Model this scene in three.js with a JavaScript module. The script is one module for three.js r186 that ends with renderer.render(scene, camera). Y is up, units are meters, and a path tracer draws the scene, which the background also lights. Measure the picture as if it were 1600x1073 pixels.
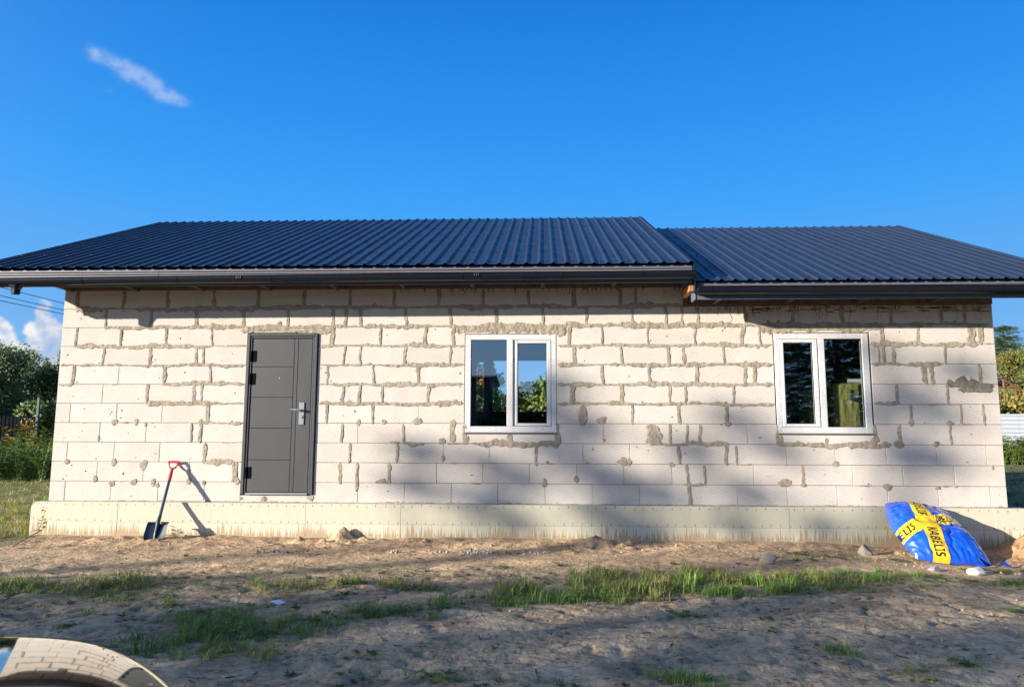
import * as THREE from 'three';
import { mergeGeometries } from 'three/addons/utils/BufferGeometryUtils.js';

// ---------------------------------------------------------------- camera, sky, sun, exposure
const EXPOSURE = 2.18;
const scene = new THREE.Scene();
const renderer = new THREE.WebGLRenderer({ antialias: true });
renderer.setSize(1024, 686);
renderer.toneMapping = THREE.LinearToneMapping;
renderer.toneMappingExposure = EXPOSURE;
renderer.shadowMap.enabled = true;
const camera = new THREE.PerspectiveCamera(52.0, 1024 / 686, 0.05, 900);
camera.rotation.order = 'YXZ';
camera.position.set(6.4346, 0.9340, 9.0361);
camera.rotation.set(0.12122, 0.04528, 0.00268);

const SUN_DIR = new THREE.Vector3(-0.865, 0.208, 0.457).normalize();
const sun = new THREE.DirectionalLight(new THREE.Color(1.0, 0.90, 0.76), 5.0);
sun.position.copy(SUN_DIR).multiplyScalar(80).add(new THREE.Vector3(6, 0, 2));
sun.target.position.set(6, 0, 2);
sun.castShadow = true;
sun.shadow.mapSize.set(4096, 4096);
Object.assign(sun.shadow.camera, { left: -40, right: 40, top: 30, bottom: -30, near: 1, far: 200 });
scene.add(sun, sun.target);

// ---------------------------------------------------------------- random numbers and noise
function rng(seed) {
  let a = seed >>> 0;
  return () => { a = (a + 0x6d2b79f5) | 0; let t = Math.imul(a ^ (a >>> 15), 1 | a); t = (t + Math.imul(t ^ (t >>> 7), 61 | t)) ^ t; return ((t ^ (t >>> 14)) >>> 0) / 4294967296; };
}
const hash = (x, y, s = 0) => { let h = (Math.imul(x, 374761393) + Math.imul(y, 668265263) + Math.imul(s, 974634777)) | 0; h = Math.imul(h ^ (h >>> 13), 1274126177); return ((h ^ (h >>> 16)) >>> 0) / 4294967296; };
const mod = (a, n) => ((a % n) + n) % n;
function vnoise(x, y, s = 0, p = 0) {           // value noise, period p (0 = none)
  const ix = Math.floor(x), iy = Math.floor(y), fx = x - ix, fy = y - iy;
  const u = fx * fx * (3 - 2 * fx), v = fy * fy * (3 - 2 * fy), w = (a, b) => (p ? hash(mod(a, p), mod(b, p), s) : hash(a, b, s));
  const a = w(ix, iy), b = w(ix + 1, iy), c = w(ix, iy + 1), d = w(ix + 1, iy + 1);
  return a + (b - a) * u + (c - a) * v + (a - b - c + d) * u * v;
}
function fbm(x, y, o = 4, s = 0, p = 0) { let t = 0, a = 0.5, n = 0; for (let i = 0; i < o; i++) { t += a * vnoise(x, y, s + i * 7, p); n += a; x *= 2; y *= 2; if (p) p *= 2; a *= 0.5; } return t / n; }
const clamp = (x, a = 0, b = 1) => Math.min(b, Math.max(a, x));
const sstep = (a, b, x) => { const t = clamp((x - a) / (b - a)); return t * t * (3 - 2 * t); };
const lerp = (a, b, t) => a + (b - a) * t;

// ---------------------------------------------------------------- the sky: a clear evening blue, a bank of cumulus low on the left, one wisp high up
{
  const W = 4096, H = 2048, data = new Float32Array(W * H * 4);
  const stops = [[0, .34, .57, .90], [8, .165, .455, .885], [17, .058, .375, .95], [19, .048, .352, .94], [24, .032, .292, .865], [33, .0145, .207, .712], [55, .035, .150, .43], [90, .055, .14, .36]];  // highest stops, out of view, are greyed to take blue out of the shade
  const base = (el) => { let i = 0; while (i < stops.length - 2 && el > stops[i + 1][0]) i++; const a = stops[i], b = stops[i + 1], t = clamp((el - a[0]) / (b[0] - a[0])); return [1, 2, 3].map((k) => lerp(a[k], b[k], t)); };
  const puffs = [[-126.75, 3.6, 1.3, 2.0], [-126.7, 6.0, .95, 1.7], [-126.6, 7.5, .62, 1.1], [-126.05, 6.6, .75, 1.1], [-127.3, 4.6, .9, 1.4], [-125.5, 4.6, .9, 1.9], [-128.4, 4.6, 1.1, 1.7], [-128.75, 5.7, .9, 1.1], [-129.9, 4.4, 1.1, 1.6], [-131.2, 4.6, 1.2, 2.1], [-132.6, 3.8, 1.4, 1.7], [-124.6, 3.4, 1, 1.4], [-128.9, 6.8, .45, .5]];
  const wisp = [[-124.9, 25.35, .62, .55, 1], [-124.1, 25.3, .7, .45, 1], [-122.95, 25.15, .65, .42, .85], [-123.4, 24.85, .6, .4, .8], [-122.5, 24.5, .85, .6, 1.05], [-121.6, 24.6, .85, .55, 1.1], [-121, 24.4, .8, .5, 1], [-120.5, 23.85, .85, .55, 1], [-119.7, 23.6, .95, .5, 1.1], [-118.9, 23.5, .8, .36, .9], [-123.6, 23.2, .6, .22, .4]];
  for (let r = 0; r < H; r++) {
    const el = ((r + .5) / H - .5) * 180, c0 = base(Math.max(0, el)), y = Math.sin(el * Math.PI / 180), cy = Math.cos(el * Math.PI / 180);
    for (let c = 0; c < W; c++) {
      const az = ((c + .5) / W - .5) * 360, o = (r * W + c) * 4;
      let [R, G, B] = c0;
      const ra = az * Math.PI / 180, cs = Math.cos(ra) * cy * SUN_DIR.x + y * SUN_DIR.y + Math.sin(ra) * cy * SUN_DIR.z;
      if (cs > 0) { const g = .85 * Math.pow(cs, 3.2); R += g; G += g * .84; B += g * .5; }  // warm glow round the unseen sun, added wide to warm the shade
      if (az > -138 && az < -115) {
        if (el > 0.5 && el < 10) {
          let d = -9;
          for (const [pa, pe, ra2, re] of puffs) d = Math.max(d, 1 - Math.hypot((az - pa) / ra2, (el - pe) / re));
          const n = fbm(az * 1.5, el * 1.5, 6, 3), n2 = fbm(az * 1.1 + 40, el * 1.1, 5, 9);
          d += (n - .5) * 1.0;
          const a = sstep(-.05, .26, d);
          const lit = sstep(.30, .66, n2 * .7 + (az - -129) * -.03 + .12 + (n - .5) * .5 + (el - 5) * .03);
          R = lerp(R, lerp(.46, .93, lit), a); G = lerp(G, lerp(.57, .93, lit), a); B = lerp(B, lerp(.78, .93, lit), a);
        } else if (el > 21 && el < 27.5) {
          let d = 0;
          for (const [pa, pe, ra2, re, w] of wisp) d += w * Math.exp(-.95 * (((az - pa) / ra2) ** 2 + ((el - pe) / re) ** 2));
          const n = fbm(az * 1.9 + 9, el * 2.9, 6, 5);
          const a = clamp(sstep(.1, 2.3, d * (.15 + n * 1.9)) * .85);
          R = lerp(R, .34, a); G = lerp(G, .52, a); B = lerp(B, .88, a);
        }
      }
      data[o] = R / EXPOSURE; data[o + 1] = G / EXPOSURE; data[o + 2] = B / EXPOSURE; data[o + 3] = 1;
    }
  }
  const t = new THREE.DataTexture(data, W, H, THREE.RGBAFormat, THREE.FloatType);
  t.mapping = THREE.EquirectangularReflectionMapping; t.magFilter = THREE.LinearFilter; t.needsUpdate = true;
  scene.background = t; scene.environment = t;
}

// ---------------------------------------------------------------- helpers
const used = new Map();
function numbered(name) { const n = used.get(name) ?? 0; used.set(name, n + 1); return n ? name + '_' + String(n).padStart(3, '0') : name; }
function tag(o, label, category, group, kind) {
  if (label) o.userData.label = label; if (category) o.userData.category = category; if (group) o.userData.group = group; if (kind) o.userData.kind = kind;
  return o;
}
function thing(name, label, category, pos = [0, 0, 0], group) { const o = new THREE.Group(); o.name = numbered(name); o.position.set(...pos); scene.add(o); return tag(o, label, category, group); }
function add(name, geo, mat, parent = scene) { const m = new THREE.Mesh(geo, mat); m.name = parent === scene ? numbered(name) : name; m.castShadow = m.receiveShadow = true; parent.add(m); return m; }
function part(name, parent) { const g = new THREE.Group(); g.name = name; parent.add(g); return g; }

const V = (x, y, z) => new THREE.Vector3(x, y, z);
class MB {                                        // collects flat faces; uv = metres on the face's main plane
  constructor(smooth = false) { this.p = []; this.c = []; this.u = []; this.smooth = smooth; this.col = null; this.uo = 0; this.vo = 0; }
  tri(a, b, c, ua, ub, uc) {
    this.p.push(a.x, a.y, a.z, b.x, b.y, b.z, c.x, c.y, c.z);
    if (this.col) for (let i = 0; i < 3; i++) this.c.push(...this.col);
    if (ua) this.u.push(...ua, ...ub, ...uc);
    else {
      const nx = Math.abs((b.y - a.y) * (c.z - a.z) - (b.z - a.z) * (c.y - a.y)), ny = Math.abs((b.z - a.z) * (c.x - a.x) - (b.x - a.x) * (c.z - a.z)), nz = Math.abs((b.x - a.x) * (c.y - a.y) - (b.y - a.y) * (c.x - a.x));
      for (const q of [a, b, c]) { if (nz >= nx && nz >= ny) this.u.push(q.x + this.uo, q.y + this.vo); else if (ny >= nx) this.u.push(q.x + this.uo, q.z + this.vo); else this.u.push(q.z + this.uo, q.y + this.vo); }
    }
  }
  quad(a, b, c, d, ua, ub, uc, ud) { this.tri(a, b, c, ua, ub, uc); this.tri(a, c, d, ua, uc, ud); }
  out(ctr, pts) {                                  // a convex face turned away from ctr
    const n = V().subVectors(pts[1], pts[0]).cross(V().subVectors(pts[2], pts[0])), m = V(); pts.forEach((q) => m.add(q)); m.divideScalar(pts.length).sub(ctr);
    const q = n.dot(m) < 0 ? [...pts].reverse() : pts;
    for (let i = 1; i < q.length - 1; i++) this.tri(q[0], q[i], q[i + 1]);
  }
  box(x0, x1, y0, y1, z0, z1, ch = 0, m = null) {  // a box with chamfered edges, m = matrix
    const lo = [x0, y0, z0], hi = [x1, y1, z1], f = (a) => { const v = V(...a); return m ? v.applyMatrix4(m) : v; }, ctr = f([(x0 + x1) / 2, (y0 + y1) / 2, (z0 + z1) / 2]);
    const at = (s, k) => f([0, 1, 2].map((i) => (s[i] ? hi[i] - (i === k ? 0 : ch) : lo[i] + (i === k ? 0 : ch))));   // corner s on the face of axis k
    for (let k = 0; k < 3; k++) for (const s of [0, 1]) {
      const i = (k + 1) % 3, j = (k + 2) % 3, c = [[0, 0], [1, 0], [1, 1], [0, 1]].map(([a, b]) => { const q = []; q[k] = s; q[i] = a; q[j] = b; return q; });
      this.out(ctr, c.map((q) => at(q, k)));
      if (ch) for (const t of [0, 1]) { const a = []; a[k] = s; a[i] = t; a[j] = 0; const b = [...a]; b[j] = 1; this.out(ctr, [at(a, k), at(b, k), at(b, i), at(a, i)]); }
    }
    if (ch) for (let n = 0; n < 8; n++) { const s = [n & 1, (n >> 1) & 1, n >> 2]; this.out(ctr, [at(s, 0), at(s, 1), at(s, 2)]); }
    return this;
  }
  tube(pts, rad, sides = 6, caps = true) {         // rad: number or per-point list
    const rings = [];
    for (let i = 0; i < pts.length; i++) {
      const d = V().subVectors(pts[Math.min(i + 1, pts.length - 1)], pts[Math.max(i - 1, 0)]).normalize(), a = Math.abs(d.y) < .9 ? V(0, 1, 0) : V(1, 0, 0);
      const n = V().crossVectors(d, a).normalize(), b = V().crossVectors(d, n), r = Array.isArray(rad) ? rad[i] : rad;
      rings.push(Array.from({ length: sides }, (_, k) => { const t = (k / sides) * 2 * Math.PI; return pts[i].clone().addScaledVector(n, Math.cos(t) * r).addScaledVector(b, Math.sin(t) * r); }));
    }
    for (let i = 0; i + 1 < rings.length; i++) for (let k = 0; k < sides; k++) { const l = (k + 1) % sides; this.quad(rings[i][k], rings[i][l], rings[i + 1][l], rings[i + 1][k]); }
    if (caps) for (const [r, s] of [[rings[0], 1], [rings.at(-1), 0]]) for (let k = 1; k < sides - 1; k++) s ? this.tri(r[0], r[k + 1], r[k]) : this.tri(r[0], r[k], r[k + 1]);
    return this;
  }
  geo() {
    const g = new THREE.BufferGeometry();
    g.setAttribute('position', new THREE.Float32BufferAttribute(this.p, 3)); g.setAttribute('uv', new THREE.Float32BufferAttribute(this.u, 2));
    if (this.c.length) g.setAttribute('color', new THREE.Float32BufferAttribute(this.c, 3));
    g.computeVertexNormals(); return g;
  }
  build(name, mat, parent) { return add(name, this.geo(), mat, parent); }
}
function gridGeo(nu, nv, f, uvf) {                 // smooth sheet f(u, v) -> Vector3
  const p = [], uv = [], ix = [];
  for (let j = 0; j <= nv; j++) for (let i = 0; i <= nu; i++) { const q = f(i / nu, j / nv); p.push(q.x, q.y, q.z); uv.push(...(uvf ? uvf(i / nu, j / nv) : [i / nu, j / nv])); }
  for (let j = 0; j < nv; j++) for (let i = 0; i < nu; i++) { const a = j * (nu + 1) + i, b = a + 1, c = a + nu + 1, d = c + 1; ix.push(a, b, d, a, d, c); }
  const g = new THREE.BufferGeometry();
  g.setAttribute('position', new THREE.Float32BufferAttribute(p, 3)); g.setAttribute('uv', new THREE.Float32BufferAttribute(uv, 2)); g.setIndex(ix); g.computeVertexNormals(); return g;
}

// ---------------------------------------------------------------- procedural textures
const toS = (l) => 255 * (l <= .0031308 ? l * 12.92 : 1.055 * Math.pow(l, 1 / 2.4) - .055);
function tex(w, h, f, srgb, rx = 1, ry = 1) {      // f(x, y) -> [r,g,b] linear 0..1, or a number
  const d = new Uint8Array(w * h * 4);
  for (let y = 0; y < h; y++) for (let x = 0; x < w; x++) {
    const v = f(x, y), o = (y * w + x) * 4;
    for (let c = 0; c < 3; c++) { const q = typeof v === 'number' ? v : v[c]; d[o + c] = clamp(srgb ? toS(clamp(q)) : q * 255, 0, 255); }
    d[o + 3] = 255;
  }
  const t = new THREE.DataTexture(d, w, h); t.wrapS = t.wrapT = THREE.RepeatWrapping; t.magFilter = THREE.LinearFilter; t.minFilter = THREE.LinearMipmapLinearFilter; t.generateMipmaps = true;
  if (srgb) t.colorSpace = THREE.SRGBColorSpace; t.repeat.set(rx, ry); t.needsUpdate = true; return t;
}
const S = (o) => new THREE.MeshStandardMaterial({ side: THREE.DoubleSide, roughness: .8, ...o });
const P = (o) => new THREE.MeshPhysicalMaterial({ side: THREE.DoubleSide, roughness: .8, ...o });
const rgb = (r, g, b) => new THREE.Color().setRGB(r, g, b);

// aerated concrete: pores, saw lines, faint stains (1.28 m tile)
const pores = (() => { const n = 512, a = new Float32Array(n * n), r = rng(11); for (let k = 0; k < 900; k++) { const cx = r() * n, cy = r() * n, rad = .5 + r() * r() * 1.9, dep = .3 + r() * .7; for (let y = -4; y <= 4; y++) for (let x = -4; x <= 4; x++) { const d = Math.hypot(x, y); if (d < rad + .6) { const i = mod(Math.round(cy + y), n) * n + mod(Math.round(cx + x), n); a[i] = Math.max(a[i], dep * clamp(rad + .6 - d)); } } } return a; })();
const blockCol = tex(512, 512, (x, y) => { const s = fbm(x / 64, y / 64, 4, 21, 8), p = pores[y * 512 + x], f = hash(x, y, 4); const v = .86 + .17 * s - .5 * p + (f - .5) * .03; return [v, v * (1 - .012 * s), v * (1 - .03 * s)]; }, true, 1 / 1.28, 1 / 1.28);
const hatch = (x, y) => { const w = fbm(x / 64, y / 64, 2, 33, 8) * 3; return Math.pow(.5 + .5 * Math.sin((x * 6 + y * 16) / 512 * 2 * Math.PI * 2.0 + w), 2); };
const blockCol2 = tex(512, 512, (x, y) => { const s = fbm(x / 64, y / 64, 4, 25, 8), p = pores[y * 512 + x], f = hash(x, y, 4), hh = hatch(x, y); const v = .86 + .16 * s - .45 * p + (f - .5) * .03 - hh * .05; return [v, v * (1 - .015 * s), v * (1 - .03 * s)]; }, true, 1 / 1.28, 1 / 1.28);
const blockBump = tex(512, 512, (x, y) => .6 + .12 * fbm(x / 8, y / 8, 3, 5, 64) - .5 * pores[y * 512 + x], false, 1 / 1.28, 1 / 1.28);
const blockBump2 = tex(512, 512, (x, y) => .55 + .12 * fbm(x / 8, y / 8, 3, 5, 64) - .4 * pores[y * 512 + x] - .35 * hatch(x, y), false, 1 / 1.28, 1 / 1.28);
const blockMats = [];
for (const [r, g, b] of [[.635, .585, .53], [.64, .575, .525], [.63, .59, .54], [.615, .565, .505]]) for (const h of [0, 1])
  blockMats.push(S({ color: rgb(r, g, b), map: h ? blockCol2 : blockCol, bumpMap: h ? blockBump2 : blockBump, bumpScale: h ? .004 : .003, roughness: .95 }));
const mortarCol = tex(256, 256, (x, y) => { const s = fbm(x / 32, y / 32, 5, 61, 8), v = .68 + .5 * (s - .5) + (hash(x, y, 8) - .5) * .1; return [v, v * .98, v * .95]; }, true, 2, 2);
const mortarBump = tex(256, 256, (x, y) => fbm(x / 16, y / 16, 5, 62, 16), false, 2, 2);
const mortarMat = S({ color: rgb(.47, .415, .33), map: mortarCol, bumpMap: mortarBump, bumpScale: .01, roughness: .95 });
const mortarDark = S({ color: rgb(.27, .24, .195), map: mortarCol, bumpMap: mortarBump, bumpScale: .01, roughness: .95 });
const coreMat = S({ color: rgb(.30, .26, .21), roughness: 1 });
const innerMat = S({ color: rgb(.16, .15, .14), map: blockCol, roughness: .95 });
const dripMat = S({ color: rgb(.085, .062, .045), roughness: .8 });
const beamMat = S({ color: rgb(.22, .165, .125), map: mortarCol, bumpMap: mortarBump, bumpScale: .012, roughness: .95 });
const woodCol = tex(256, 256, (x, y) => { const g = fbm(x / 6, y / 128, 4, 71), v = .6 + .5 * (g - .5); return [v, v * .8, v * .6]; }, true, 2, 2);
const woodMat = S({ color: rgb(.62, .36, .2), map: woodCol, roughness: .8 });

// foam insulation board, 2.4 m x 0.6 m of it: fine upright ribs above, smooth below, dimples, splashed soil at the foot (v = 1 at the top edge)
const SPL = (x) => .06 + .12 * fbm(x / 7, 3, 3, 81, 0) * fbm(x / 160, 5, 2, 82) * 2;
const boardCol = tex(2048, 512, (x, y) => {
  const yy = y / 512 * .6, top = .6 - yy, mx = x / 2048 * 2.4;         // metres below the top edge
  let v = .90 + .08 * fbm(x / 40, y / 40, 4, 83);
  if (top < .165) v -= .06 + .06 * Math.sin(mx / .02 * 2 * Math.PI);
  if (Math.abs(top - .165) < .0022) v -= .22;
  let dot = 0;
  for (const ry of [.02, .152, .25, .335]) { const ox = (ry * 37) % .11, k = Math.round((mx - ox) / .1143), dx = mx - ox - k * .1143 + (hash(k, ry * 100 | 0, 2) - .5) * .02, dy = top - ry + (hash(k, ry * 100 | 0, 3) - .5) * .015; dot = Math.max(dot, 1 - Math.hypot(dx * 1, dy * .8) / (.0068 + .003 * hash(k, 1, 5))); }
  v -= .5 * clamp(dot * 2);
  let c = [v, v * .97, v * .83];
  const spl = .13 + .05 * vnoise(x / 26, 4, 88) + .09 * Math.pow(vnoise(x / 8, 1, 84), 1.5) + .06 * vnoise(x / 90, 2, 85);
  const d = sstep(.42 - spl, .42 - spl + .06, top + .03 * (fbm(x / 6, y / 14, 2, 86) - .5)) * (.55 + .45 * fbm(x / 5, y / 12, 3, 87));
  c = [lerp(c[0], .50, d * .85), lerp(c[1], .33, d * .9), lerp(c[2], .18, d * .93)];
  return c;
}, true);
const boardMat = S({ color: rgb(.62, .615, .56), map: boardCol, roughness: .85 });

const rust = (x, y, s) => fbm(x / 24, y / 24, 4, s);
const filmCol = tex(1024, 256, (x, y) => {           // protective film: scattered grey print marks, 0.6 m x 0.15 m
  const cell = Math.floor(x / 128), lane = Math.floor(y / 64), u = x - cell * 128 - hash(cell, lane, 91) * 40, w = y - lane * 64 - 20 - (cell % 2) * 14;
  let v = .90 + .05 * fbm(x / 60, y / 60, 3, 92);
  if (hash(cell, lane, 94) > .42 && u > 8 && u < 84 && Math.abs(w) < 6) v -= .5 * (hash(x >> 2, y >> 1, 93) > .45 ? 1 : .15) * (u < 20 || u > 62 || (x >> 3) % 2 ? 1 : .3);
  return [v, v * .995, v * .98];
}, true, 1 / .6, 1 / .15);
const frameMat = S({ color: rgb(.66, .66, .67), map: filmCol, roughness: .45 });
const frameInner = S({ color: rgb(.25, .29, .38), roughness: .5 });
const glassMat = P({ color: rgb(.80, .90, .92), metalness: 0, roughness: 0.0, transmission: 1, thickness: 0, ior: 3.1 });
const rubberMat = S({ color: rgb(.02, .02, .022), roughness: .6 });
const roofMat = P({ color: rgb(.026, .038, .068), roughness: .42, metalness: .0, clearcoat: .0, specularIntensity: .5 });
const roofNoise = tex(256, 256, (x, y) => .5 + .5 * fbm(x / 32, y / 32, 4, 95, 8), false, .7, .7);
roofMat.roughnessMap = roofNoise; roofMat.roughness = .55;
roofMat.map = tex(512, 512, (x, y) => { const d = .72 + .26 * fbm(x / 9, y / 120, 4, 173) + .16 * (fbm(x / 60, y / 60, 3, 174) - .5) + (hash(x, y, 9) > .992 ? .5 : 0); return [Math.min(1, d * 1.02), d, d * .97]; }, true, .4, .22);
const darkMetal = P({ color: rgb(.008, .011, .020), roughness: .35, metalness: 0, specularIntensity: .55 });
const greyMetal = S({ color: rgb(.10, .13, .18), roughness: .5, metalness: .05 });
const steelMat = S({ color: rgb(.42, .42, .43), roughness: .4, metalness: .8 });
const doorMat = P({ color: rgb(.060, .065, .072), map: tex(256, 512, (x, y) => { const d = .74 + .26 * fbm(x / 40, y / 90, 5, 171) + .1 * sstep(120, 0, y) * fbm(x / 14, y / 20, 3, 172); return [d, d * .99, d * .97]; }, true, .9, .45), roughness: .5, bumpMap: tex(256, 256, (x, y) => fbm(x / 3, y / 3, 2, 97), false, 6, 6), bumpScale: .0008 });
const doorDark = S({ color: rgb(.035, .036, .04), roughness: .45 });

// ---------------------------------------------------------------- the ground
const sandCol = tex(1024, 1024, (x, y) => {
  const a = fbm(x / 128, y / 128, 6, 101, 8), b = fbm(x / 16, y / 16, 4, 102, 64), g = hash(x, y, 6), v = .60 + .55 * (a - .5) + .6 * (b - .5) + (g - .5) * .2;
  const dk = sstep(.62, .78, fbm(x / 20, y / 9, 4, 103, 0)) * .3;
  return [v - dk, (v - dk) * .985, (v - dk) * .96];
}, true, 1 / 2.4, 1 / 2.4);
const sandBump = tex(1024, 1024, (x, y) => .5 * fbm(x / 40, y / 40, 5, 104, 0) + .5 * fbm(x / 9, y / 9, 4, 105, 0) + .15 * hash(x, y, 7), false, 1 / 2.4, 1 / 2.4);
const groundMat = S({ color: rgb(1, 1, 1), map: sandCol, bumpMap: sandBump, bumpScale: .017, roughness: 1, vertexColors: true });

const gauss = (x, z, cx, cz, rx, rz) => Math.exp(-(((x - cx) / rx) ** 2) - ((z - cz) / rz) ** 2);
function groundY(x, z) {
  let y = -.44;
  const yard = sstep(-1.2, .4, x) * sstep(-.5, .1, z) * (1 - sstep(8.5, 12, z)) * (1 - sstep(13.5, 17, x));
  y -= .075 * sstep(8.8, 11.2, x) * sstep(-.2, .5, z);
  y += .03 * Math.exp(-Math.max(0, z - .15) / .35) * sstep(-.4, .3, x) * (1 - sstep(9.5, 10.5, x));
  if (yard > 0) {
    const n = fbm(x * .9, z * .9, 3, 111) - .5, m = fbm(x * 3.2 + 5, z * 4.2, 3, 112) - .5, f = fbm(x * 11, z * 13, 3, 113) - .5;
    const rough = .5 + .7 * sstep(.1, .3, z) * (1 - sstep(.75, 1.15, z)) + .35 * sstep(2.6, 4, z);
    y += yard * (.05 * n + .034 * m * rough + .026 * f * rough);
    const rid = Math.abs(fbm(x * 2.2, z * 5.5, 3, 114) - .5) * 2;              // footprints and ruts
    y -= yard * .025 * (1 - sstep(0, .14, rid)) * sstep(1.2, 2.6, z);
    const cl = sstep(.52, .8, fbm(x * 9, z * 9, 3, 115));
    const heap = gauss(x, z, 3.75, .36, .5, .2) + .8 * gauss(x, z, 7.3, .5, .55, .2) + .45 * gauss(x, z, 1.5, .4, .6, .2) + .5 * gauss(x, z, 4.8, .35, .5, .15);
    y += yard * heap * (.015 + .085 * cl);
    y += .13 * gauss(x, z, 3.93, .25, .10, .09) + .06 * gauss(x, z, 7.05, .42, .12, .1);
    y -= .07 * gauss(x, z, 7.1, .62, .12, .07) + .05 * gauss(x, z, 3.3, .45, .15, .08);
  }
  y += .42 * gauss(x, z, 12.35, .55, .48, .42) * (.8 + .4 * fbm(x * 8, z * 8, 3, 116));
  y += .30 * sstep(12.8, 15, x) * 0 ;
  const grassy = sstep(.2, -.6, x) + sstep(12.6, 13.6, x);
  y += grassy * .05 * (fbm(x * .8, z * .8, 3, 117) - .5);
  return y;
}
// the grass that grows in the sand: x, z, reach in x, reach in z, how many tufts, height
const PATCH = [
  [2.35, 2.72, .62, .30, 150, .135], [1.75, 2.9, .45, .22, 70, .12], [1.0, 3.05, .7, .25, 70, .11], [3.05, 2.45, .4, .12, 50, .05], [2.75, 2.95, .5, .25, 80, .09],
  [3.0, 3.35, .5, .2, 50, .08], [2.0, 3.5, .5, .3, 40, .05], [2.4, 3.75, .7, .25, 40, .05], [4.15, 2.75, .45, .26, 80, .11], [4.77, 2.6, .10, .07, 16, .10], [4.3, 2.5, .4, .15, 26, .05],
  [5.18, 2.68, .22, .16, 36, .12], [5.45, 2.85, .18, .1, 16, .07], [5.2, 3.6, .28, .16, 60, .13], [4.95, 3.75, .3, .14, 30, .08], [5.75, 3.4, .3, .12, 28, .07], [5.55, 3.65, .2, .08, 14, .05],
  [4.15, 4.15, .34, .45, 170, .13], [4.5, 3.95, .45, .3, 110, .12], [3.85, 3.75, .25, .15, 30, .1], [4.55, 4.55, .3, .25, 50, .09], [4.0, 3.55, .22, .12, 26, .11], [3.45, 3.85, .06, .05, 8, .08], [3.1, 4.1, .05, .05, 6, .06], [3.55, 3.5, .1, .06, 12, .09],
  [6.05, 3.15, .35, .18, 60, .13], [6.25, 2.85, .18, .14, 40, .18], [6.65, 2.95, .45, .22, 110, .14], [6.7, 2.45, .22, .12, 40, .13], [7.1, 2.75, .35, .25, 110, .16], [7.35, 2.25, .45, .25, 120, .17], [7.7, 2.7, .4, .22, 110, .16], [8.1, 2.25, .4, .25, 110, .15], [8.35, 2.6, .3, .2, 70, .14], [7.0, 2.1, .25, .12, 30, .1],
  [8.8, 2.2, .4, .2, 90, .13], [9.3, 2.0, .4, .18, 80, .11], [9.0, 2.5, .25, .12, 36, .12], [9.75, 1.9, .35, .15, 60, .09], [10.2, 1.75, .3, .12, 40, .08], [9.7, 2.35, .25, .1, 28, .09], [10.75, 1.85, .4, .14, 60, .09], [11.3, 1.95, .4, .15, 60, .09], [10.95, 1.35, .18, .08, 30, .10], [11.2, 1.3, .2, .06, 20, .07], [10.35, .85, .15, .08, 14, .07], [9.7, .95, .3, .14, 36, .06], [9.35, .85, .3, .14, 26, .05], [9.1, 1.25, .3, .12, 16, .05], [6.3, 2.2, .12, .06, 10, .06],
  [10.25, 3.1, .28, .1, 24, .05], [8.05, 3.6, .1, .05, 8, .05], [7.95, 3.95, .1, .06, 8, .05], [8.3, 4.35, .12, .08, 14, .09], [8.55, 4.75, .14, .1, 20, .07], [8.9, 4.6, .1, .06, 10, .06], [7.25, 4.95, .2, .1, 30, .12], [7.5, 3.5, .12, .08, 14, .1], [5.35, 4.6, .12, .07, 14, .05], [5.4, 4.85, .12, .06, 12, .05], [6.45, 5.0, .2, .08, 14, .05], [5.85, 4.95, .16, .08, 16, .08], [4.75, 3.1, .14, .1, 10, .05], [6.0, 1.75, .06, .05, 6, .07], [5.6, 2.2, .3, .1, 12, .03], [4.9, 2.1, .4, .15, 14, .03],
];
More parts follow.
